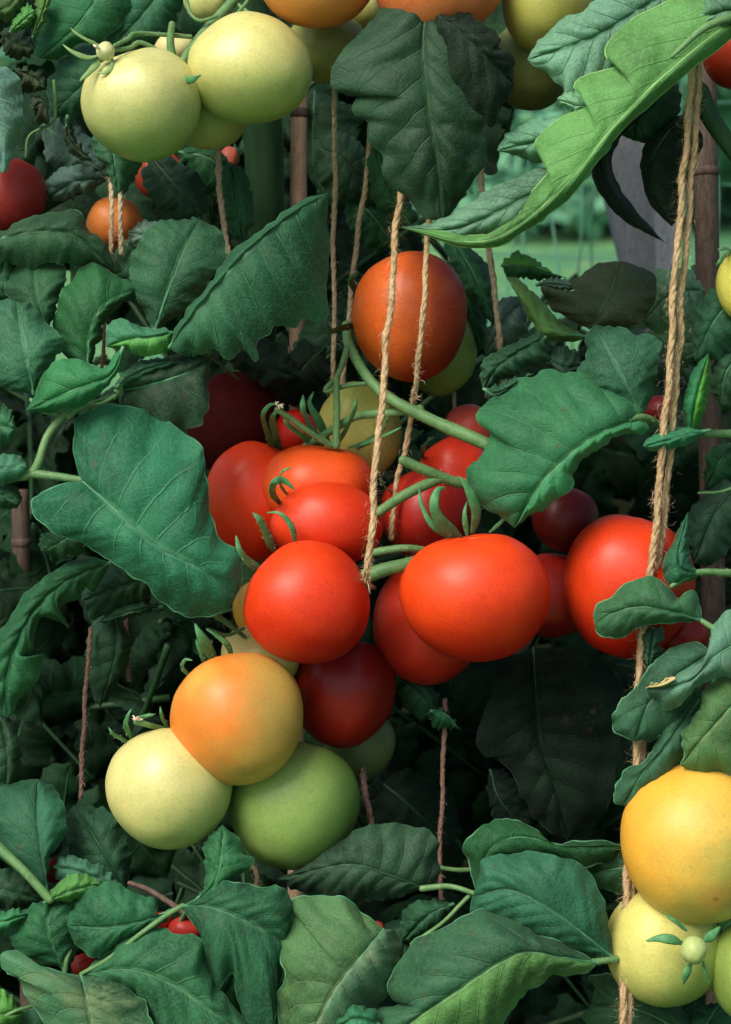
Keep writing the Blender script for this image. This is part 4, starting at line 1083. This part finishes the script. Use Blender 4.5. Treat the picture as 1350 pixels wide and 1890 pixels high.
tomato(476, 922, 97, 112, 84, 'tall red tomato at the left of the middle cluster', (0.78, .020, .004), (0.86, 0.055, .008), UPL, -.7, .7, axis=(.3, .85, .2),
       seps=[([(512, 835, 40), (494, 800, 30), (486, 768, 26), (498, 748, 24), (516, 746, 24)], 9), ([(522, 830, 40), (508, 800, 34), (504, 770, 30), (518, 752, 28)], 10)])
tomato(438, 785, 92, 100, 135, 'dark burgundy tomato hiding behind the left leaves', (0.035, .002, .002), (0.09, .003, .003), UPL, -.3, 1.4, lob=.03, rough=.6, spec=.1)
tomato(548, 800, 40, 45, 120, 'small glimpse of red tomato behind the curled stalk tips', DRED2, RED, UPL)
tomato(792, 1150, 108, 112, 62, 'dull red tomato tucked under the large glossy one', (0.42, .014, .006), (0.56, .035, .012), UPL, -.3, 1.2, axis=(.3, .9, .3))
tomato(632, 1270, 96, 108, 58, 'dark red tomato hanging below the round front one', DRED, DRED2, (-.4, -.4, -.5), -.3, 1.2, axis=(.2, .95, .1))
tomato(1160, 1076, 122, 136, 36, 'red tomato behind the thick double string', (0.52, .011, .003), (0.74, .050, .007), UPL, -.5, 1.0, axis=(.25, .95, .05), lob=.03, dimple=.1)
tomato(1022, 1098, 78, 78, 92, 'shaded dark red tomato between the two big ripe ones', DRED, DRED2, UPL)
tomato(842, 880, 68, 74, 88, 'red tomato behind the truss stalk, half covered by a leaf', (0.5, .02, .008), (0.68, .04, .012), UPL, -.5, .8, seps=[([(775, 850, 40), (782, 825, 36), (800, 806, 34)], 7)])
tomato(792, 950, 92, 86, 74, 'dark red tomato behind the sepals of the large one', DRED, (0.48, .025, .012), (-.8, .6, -.3), -.2, 1.0, seps=[([(735, 910, 30), (712, 900, 24), (700, 870, 24)], 7)])
tomato(866, 792, 46, 46, 104, 'small pinkish red tomato top beside the ragged leaf edge', (0.62, .05, .03), (0.72, .12, .08), UPL)
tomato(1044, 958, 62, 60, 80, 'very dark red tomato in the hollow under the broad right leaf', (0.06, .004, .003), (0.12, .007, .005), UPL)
tomato(757, 582, 108, 121, 64, 'lone orange tomato high up behind two strings', (0.26, .026, .009), (0.72, .125, .014), (-1, .25, -.2), -.5, .75, axis=(-.2, .9, .3), lob=.02,
       c3=(0.5, .14, .02), w3=.4, seps=[([(655, 600, 40), (630, 606, 34), (608, 612, 32), (588, 604, 30)], 9, STEMD), ([(660, 540, 60), (648, 520, 56), (662, 500, 56)], 12, STEMD)])
tomato(812, 648, 68, 84, 112, 'green tomato peeping out at the right of the lone orange one', DGREEN, (0.26, .38, .09), (1, .2, -.3), -.4, .8)
tomato(664, 798, 76, 94, 96, 'yellow-green tomato behind the truss fork', (0.30, .33, .07), (0.55, .50, .12), (-.3, -.6, -.3), -.6, .6, auto=0)
tomato(438, 1324, 124, 122, 2, 'orange tomato fading to yellow at the lower left of the cluster', (0.50, .33, .07), (0.80, .22, .025), (-.9, .35, .0), -.55, .55, axis=(-.35, .85, .45), patch=.45, spec=.35,
       c3=(0.74, .40, .07), w3=.6, seps=[([(398, 1220, -2), (384, 1196, -8), (370, 1172, -10), (360, 1150, -10)], 15), ([(380, 1222, 4), (370, 1200, 0), (362, 1180, 0)], 8), ([(430, 1212, 4), (420, 1190, -2), (398, 1172, -4), (380, 1160, -4)], 7), ([(346, 1244, 2), (337, 1232, -2), (342, 1218, -4), (356, 1219, -6)], 5)])
tomato(482, 1212, 74, 62, 46, 'cream coloured tomato between the orange and the red ones', (0.55, .48, .14), (0.70, .58, .2), UPL)
tomato(478, 1126, 48, 56, 62, 'yellow-orange tomato sliver left of the round front one', (0.6, .25, .03), (0.72, .38, .05), UPL)
tomato(313, 1453, 118, 112, 8, 'pale cream-green tomato, lowest left of the middle cluster', PGREEN, (0.66, .60, .22), (-.6, .75, -.2), -.7, .6, axis=(-.1, .8, .5), lob=.012, rough=.36, spec=.5,
       seps=[([(238, 1368, 0), (222, 1362, -6), (208, 1354, -8), (201, 1342, -8)], 6), ([(240, 1360, 2), (233, 1340, -4), (236, 1322, -6), (243, 1308, -6)], 7), ([(312, 1340, 4), (302, 1330, 0), (298, 1318, -2), (296, 1304, -2)], 5), ([(252, 1330, -4), (262, 1324, -8), (286, 1318, -8)], 5)], smat=SEP)
tomato(542, 1480, 122, 122, 34, 'plain green tomato at the bottom of the middle cluster', (0.10, .225, .04), (0.27, .40, .10), (-.5, .25, -.5), -.6, .9, axis=(.2, .9, .3), lob=.012)
tomato(664, 1372, 66, 70, 92, 'small shaded green tomato under the dark red one', (0.08, .13, .04), (0.14, .2, .06), UPL)
TLG = 'tomatoes on the vines'
tomato(262, 190, 110, 106, 8, 'pale green-yellow tomato at the upper left with a dimple', (0.26, .38, .09), (0.62, .60, .22), (-.15, 1, -.2), -.9, .5, axis=(-.28, .86, -.28), lob=.03, dimple=.13, rough=.34, spec=.5)
tomato(462, 128, 115, 102, 12, 'large pale green-yellow tomato under the orange one at the top', (0.27, .38, .09), (0.64, .60, .2), (-.35, 1, -.2), -.8, .5, axis=(-.6, .5, .5), lob=.02, rough=.34, spec=.5,
       seps=[([(322, 120, 4), (332, 138, -8), (350, 148, -12), (372, 138, -14)], 10)])
tomato(385, 208, 76, 68, 52, 'dull green tomato tucked behind the two pale ones', (0.22, .30, .08), (0.38, .42, .14), (0, -1, -.3), -.5, .8)
tomato(604, 90, 78, 64, 66, 'shaded olive-green tomato behind the thin string at the top', (0.16, .20, .05), (0.32, .36, .09), UPL)
tomato(655, 25, 50, 42, 80, 'pale yellow tomato between the two orange ones at the top', (0.38, .4, .1), (0.55, .52, .16), UPL)
tomato(325, 92, 42, 30, 40, 'small cream tomato top behind the upper left truss', (0.55, .5, .2), (0.68, .62, .28), UPL)
tomato(385, 5, 46, 38, 62, 'pale green tomato behind the stalks at the top edge', (0.38, .42, .12), (0.5, .52, .18), UPL)
tomato(583, -42, 114, 92, 14, 'light orange tomato cut by the top edge', (0.72, .24, .05), (0.72, .30, .06), UPL, axis=(-.2, .9, .3), patch=.3)
tomato(808, -32, 122, 104, 8, 'orange-red tomato cut by the top edge above the dark leaf', (0.50, .07, .02), (0.68, .20, .06), (-.1, -1, -.4), -.4, 1.0, axis=(.2, .95, .1), patch=.3)
tomato(1012, 10, 88, 90, 30, 'olive-yellow tomato at the top behind the pale leaf', (0.30, .30, .06), (0.42, .42, .09), (-1, .3, 0), -.5, .8)
tomato(982, 120, 78, 84, 66, 'brownish green tomato below the olive-yellow one', (0.13, .12, .035), (0.26, .30, .08), (0, 1, -.3), -.4, .7)
tomato(1366, 90, 74, 76, 34, 'red tomato cut by the right edge beside the string top', (0.34, .02, .01), (0.60, .07, .02), (.1, 1, -.2), -.5, .9)
tomato(22, 357, 64, 72, 60, 'dull red tomato at the left edge under the hanging leaf', (0.20, .016, .014), (0.40, .035, .025), UPL, -.4, 1.1, axis=(.3, .9, .1), nose=0)
tomato(212, 412, 53, 48, 74, 'small orange tomato behind the paired thin strings', (0.62, .14, .03), (0.74, .24, .05), UPL)
tomato(292, 322, 46, 46, 120, 'red glimpse of tomato below the pale upper left ones', DRED2, (0.62, .08, .03), UPL)
tomato(424, 292, 18, 22, 150, 'tiny pinkish tomato glimpse left of the thick stem', (0.6, .10, .07), (0.7, .2, .12), UPL)
tomato(188, 492, 30, 26, 60, 'brown-orange tomato glimpse behind the ragged left leaf', (0.24, .05, .02), (0.36, .09, .03), UPL)
tomato(1366, 526, 43, 64, 16, 'yellow tomato cut by the right edge with a green sepal', (0.5, .5, .08), (0.66, .62, .12), UPL,
       seps=[([(1352, 458, 0), (1340, 470, -10), (1332, 480, -12), (1322, 492, -12)], 9), ([(1348, 455, 0), (1338, 458, -6), (1325, 462, -6)], 6)])
tomato(1290, 1554, 146, 149, -8, 'big yellow-orange tomato at the lower right', (0.36, 0.38, 0.09), (0.84, 0.42, 0.045), (-.85, .75, 0), -.75, .85, axis=(.2, .75, .6), lob=.022, patch=.45, scar=(13, 84),
       c3=(0.75, .50, .09), w3=.45, seps=[([(1222, 1424, 0), (1219, 1418, -4), (1217, 1410, -4)], 5, WHITE)])
tomato(1226, 1745, 111, 112, 6, 'pale green-yellow tomato beneath the big yellow-orange one', (0.30, .40, .09), (0.66, .60, .17), (-.8, .7, 0), -.6, .5, axis=(.5, .1, -.8), dimple=.06, lob=.012)
tomato(1388, 1790, 80, 96, -4, 'green tomato cut by the right edge at the bottom', (0.20, .34, .06), (0.34, .46, .1), UPL, seps=[([(1318, 1720, -6), (1334, 1708, -10), (1352, 1700, -12)], 14)])
tomato(1281, 1754, 25, 26, -46, 'tiny pale green fruitlet with spiky sepals on the pale tomato', (0.30, .42, .12), (0.46, .55, .2), UPL, name='fruitlet', axis=(0, .2, .9), dimple=.1,
       seps=[([(1262, 1742, -40), (1240, 1734, -44), (1216, 1732, -44), (1192, 1737, -42)], 15), ([(1276, 1778, -42), (1268, 1796, -44), (1262, 1818, -42)], 14), ([(1298, 1774, -40), (1302, 1795, -42), (1309, 1816, -40)], 6),
             ([(1298, 1738, -36), (1314, 1726, -38), (1330, 1710, -36)], 15), ([(1268, 1718, -34), (1246, 1700, -38), (1226, 1688, -38)], 7)])
tomato(195, 95, 17, 18, -16, 'tiny round fruitlet with spidery sepals at the upper left', (0.52, .54, .22), (0.68, .66, .34), UPL, name='fruitlet', axis=(.8, .3, .5), dimple=.1, smat=SEPL,
       seps=[([(184, 84, -16), (162, 74, -20), (142, 62, -22), (131, 52, -22)], 6, SEPL), ([(182, 103, -16), (160, 106, -20), (135, 96, -22), (116, 82, -22)], 9, SEPL), ([(186, 110, -14), (172, 126, -18), (158, 140, -20), (147, 150, -20)], 11, SEPL),
             ([(208, 108, -14), (206, 124, -18), (194, 134, -20), (178, 133, -20)], 8), ([(184, 90, -20), (178, 86, -24), (172, 82, -24)], 6, WHITE)])
tomato(345, 1716, 34, 26, 30, 'red tomato glimpse below the leaf fork at the bottom', DRED2, (0.5, .04, .03), UPL)
tomato(298, 1700, 20, 18, 34, 'dark red tomato glimpse beside the stalk near the bottom', DRED, DRED2, UPL)
tomato(156, 1782, 24, 22, 30, 'small red glimpse of tomato at the bottom left', DRED2, (0.5, .03, .02), UPL)
tomato(697, 1714, 13, 15, 30, 'small bright red fruit between the bottom leaves', (0.6, .05, .03), (0.72, .12, .08), UPL)
tomato(100, 1606, 22, 24, 40, 'dark red tomato glimpse behind the lower left stalk', (0.14, .01, .008), DRED, UPL)
tomato(1216, 756, 34, 26, 70, 'dark crimson tomato glimpse left of the thick string', (0.16, .008, .012), (0.26, .012, .02), UPL)
tomato(1262, 1172, 46, 40, 60, 'dark red tomato glimpse beneath the small spotted leaf', DRED, DRED2, UPL)
# dried flower remains at stalk ends
for (x, y, d, n) in ((516, 747, 22, 7), (254, 1328, -6, 4), (262, 1328, -4, 3)):
    rng = random.Random(x)
    mb = MB()
    for k in range(n):
        c = P(x + rng.uniform(-6, 6), y + rng.uniform(-5, 5), d)
        v = Vector((rng.gauss(0, 1), rng.gauss(0, 1), rng.gauss(0, 1))).normalized() * .0016
        tube_into(mb, [c - v, c, c + v], [.0003, .0006, .0002], 5)
    mb.build('dried_petal', WHITE, PC)

# ================================================================== STRINGS
twine([(620, -200, 60), (616, 50, 66), (617, 400, 92), (615, 640, 110), (612, 780, 130)], 11, 'thin straight string running down from the top orange tomato', JUTED, 150)
twine([(712, -100, 100), (686, 235, 104), (655, 480, 112), (634, 690, 110), (628, 800, 118)], 12, 'thin slanting string just left of the lone orange tomato', JUTED, 150)
twine([(790, -160, 40), (742, 345, 22), (720, 560, 8), (697, 820, -14), (686, 960, -22), (678, 1052, -22), (678, 1072, -8), (690, 1080, 10)], 14, 'golden string crossing the orange tomato and ending on the front red one', JUTE, 650, flen=.0065)
twine([(830, -60, 60), (792, 405, 28), (782, 560, 14), (768, 690, 24), (758, 780, 44), (735, 880, 46), (722, 1000, 50)], 12, 'string hanging down the middle of the lone orange tomato', JUTE, 260)
twine([(842, 100, 120), (829, 405, 128), (836, 560, 140), (838, 760, 140)], 9, 'faint string passing behind the lone orange tomato', JUTED, 60)
twine([(868, 100, 96), (887, 310, 90), (905, 470, 84), (922, 636, 84), (930, 720, 110)], 14, 'short reddish string right of the lone orange tomato', JUTED, 130)
twine([(1300, -100, -4), (1278, 115, -8), (1246, 500, -10), (1230, 760, -10), (1207, 1000, -8), (1196, 1070, -6), (1182, 1200, -6), (1172, 1400, -4), (1158, 1620, 0), (1146, 1900, -10), (1136, 2100, -10)], 15,
      'thick golden string at the right, left strand of the pair', JUTE, 1500, flen=.0065)
twine([(1316, -100, 0), (1292, 115, -4), (1262, 500, -4), (1244, 760, -4), (1220, 1000, -2), (1208, 1070, 0), (1192, 1200, 0), (1184, 1400, 2), (1166, 1620, 4), (1158, 1900, -6), (1148, 2100, -6)], 14,
      'thick golden string at the right, right strand of the pair', JUTE, 1200, flen=.0065)
twine([(205, 300, 66), (206, 380, 40), (204, 470, 44)], 10, 'thin brown string over the small orange tomato, left one', JUTED, 50)
twine([(222, 300, 66), (222, 380, 40), (224, 470, 44)], 11, 'thin brown string over the small orange tomato, right one', JUTED, 50)
twine([(398, 240, 70), (405, 345, 66), (420, 470, 60)], 13, 'short brown string left of the thick green stem', JUTED, 60)
twine([(196, 560, 60), (192, 620, 56), (188, 690, 60)], 9, 'short reddish string piece between the left leaves', JUTEP, 30)
twine([(234, 1090, 90), (236, 1170, 88), (238, 1260, 90)], 9, 'short thin string in the shade under the broad left leaf', JUTEP, 30)
twine([(166, 1160, 70), (158, 1280, 66), (148, 1475, 66)], 10, 'thin string hanging in the dark gap at the lower left', JUTEP, 50)
twine([(824, 1290, 70), (817, 1400, 66), (814, 1530, 62), (814, 1660, 60)], 10, 'thin string in the dark gap under the large red tomato', JUTEP, 110, flen=.003)
twine([(668, 1400, 80), (678, 1470, 60), (684, 1540, 50)], 13, 'short string piece beside the plain green tomato', JUTEP, 60, flen=.004)
twine([(535, 640, 140), (545, 720, 135), (560, 780, 140)], 7, 'faint string behind the dark burgundy tomato', JUTEP, 20)
twine([(466, 1590, 40), (476, 1610, 30), (474, 1640, 30)], 10, 'frayed string end below the plain green tomato', JUTE, 60, flen=.003)

# ================================================================== BACK FOLIAGE
def local(x, y, d): return Vector((x * .001, y * .001, -d * .001))
def leaflet_mesh(seed, mats, Lg=82, Wd=27):
    rng = random.Random(seed)
    def prof():
        w = Wd * rng.uniform(.85, 1.15)
        return [(Lg * f, w * g * rng.uniform(.88, 1.12)) for f, g in ((.04, .40), (.16, .92), (.27, 1.0), (.36, .80), (.47, .90), (.58, .62), (.70, .60), (.82, .30), (.92, .2))]
    A = prof(); B = [(x, -y) for x, y in prof()]
    bend = rng.uniform(-8, 8)
    mid = [(0, 0), (Lg * .35, bend * .4), (Lg * .7, bend), (Lg, bend * .5)]
    mb = MB()
    blade_into(mb, local, mid, [0, -2, 4, 20], A, B, eA=rng.uniform(2, 14), eB=rng.uniform(2, 14), nu=30, nv=4, N=5, ruff=3.5, bulge=2.0,
               arch=3, ser=1.8, rng=rng, rim=False, noise_amp=2.0)
    return mb.mesh('leaflet', mats)
LMS = [leaflet_mesh(s, [L('shade_fill'), L('shade_fill'), RIMD]) for s in range(40, 46)]
def rachis_mesh():
    mb = MB()
    tube_into(mb, [Vector((x, 0, -.6 * x * x)) for x in np.linspace(0, .2, 12)], [.0028 - .0016 * i / 11 for i in range(12)], 6)
    return mb.mesh('leaf', [STEMD])
RM = rachis_mesh()
LAY = [(.07, 1, .55), (.075, -1, .55), (.125, 1, .85), (.13, -1, .85), (.175, 1, .9), (.178, -1, .9), (.2, 0, 1.15)]
def compound(plant_, loc, dirv, up, scale, rng):
    x = dirv.normalized(); z = (up - x * up.dot(x)).normalized(); y = z.cross(x)
    m = Matrix((x, y, z)).transposed().to_4x4()
    r = bpy.data.objects.new('leaf', RM)
    COL.objects.link(r)
    r.parent = plant_
    r.matrix_local = Matrix.Translation(loc - Vector(plant_.location)) @ m @ Matrix.Scale(scale, 4)
    for (px, sd, sc) in LAY:
        o = bpy.data.objects.new('leaflet', rng.choice(LMS))
        COL.objects.link(o)
        o.parent = r
        an = sd * R(62) + rng.gauss(0, .2)
        o.matrix_local = (Matrix.Translation((px, 0, -.6 * px * px)) @ Matrix.Rotation(an, 4, 'Z') @ Matrix.Rotation(R(rng.uniform(5, 45)), 4, 'Y')
                          @ Matrix.Rotation(rng.gauss(0, .4), 4, 'X') @ Matrix.Translation((.006, 0, 0)) @ Matrix.Scale(sc * rng.uniform(.85, 1.15), 4))
    return r

WINDOWS = [(885, 1165, 170, 500, 99), (500, 615, 170, 360, 99), (55, 120, 120, 240, 99), (1300, 1400, 280, 420, 99)]
def free(x, y, pad=150):
    for (a, b, c, e, _) in WINDOWS[:1]:
        if a - pad < x < b + pad - 30 and c - pad < y < e + pad * .55: return False
    for (a, b, c, e, _) in WINDOWS[1:]:
        if a - 40 < x < b + 40 and c - 60 < y < e + 20: return False
    return True
rng = random.Random(77)
BACK = []
for i, (x, d, lab) in enumerate(((-150, 330, 'shaded tomato plant behind the left leaves'), (180, 380, 'shaded tomato plant behind the upper left tomatoes'),
                                 (520, 360, 'shaded tomato plant behind the middle truss'), (820, 420, 'shaded tomato plant in the dark hollow right of the middle truss'),
                                 (1180, 380, 'shaded tomato plant behind the right-hand red tomato'), (1480, 340, 'shaded tomato plant behind the right edge'))):
    r = plant('tomato_plant', lab, x, d)
    g = Vector(r.location)
    mb = MB(); path = [Vector((g.x + .01 * math.sin(k * .6 + i), g.y + .008 * math.cos(k * .5), (.55 if i in (3, 4) else 1.0) * k / 29 - .02)) for k in range(30)]
    tube_into(mb, path, [.009 * (1.2 - .6 * k / 29) for k in range(30)], 10)
    mb.build('stem', STEMD, r)
    BACK.append((x, r))
cnt = 0
tries = 0
while cnt < 350 and tries < 8000:
    tries += 1
    x = rng.uniform(-380, 1730); y = rng.uniform(-520, 2150)
    d = rng.uniform(235, 580) if cnt < 200 else rng.uniform(300, 950)
    if cnt >= 200: y = rng.uniform(520, 2200)
    if not free(x, y): continue
    c = P(x, y, d)
    if c.z < .04: continue
    pl = min(BACK, key=lambda b: abs(b[0] - x))[1]
    az = rng.uniform(0, 2 * math.pi)
    dirv = Vector((math.cos(az), math.sin(az) * .8 - .25, rng.uniform(-.9, -.1)))
    up = Vector((rng.gauss(0, .35), rng.uniform(-1.0, -.1), rng.uniform(.35, 1.1)))
    compound(pl, c - dirv.normalized() * .1, dirv, up, rng.uniform(.75, 1.15), rng)
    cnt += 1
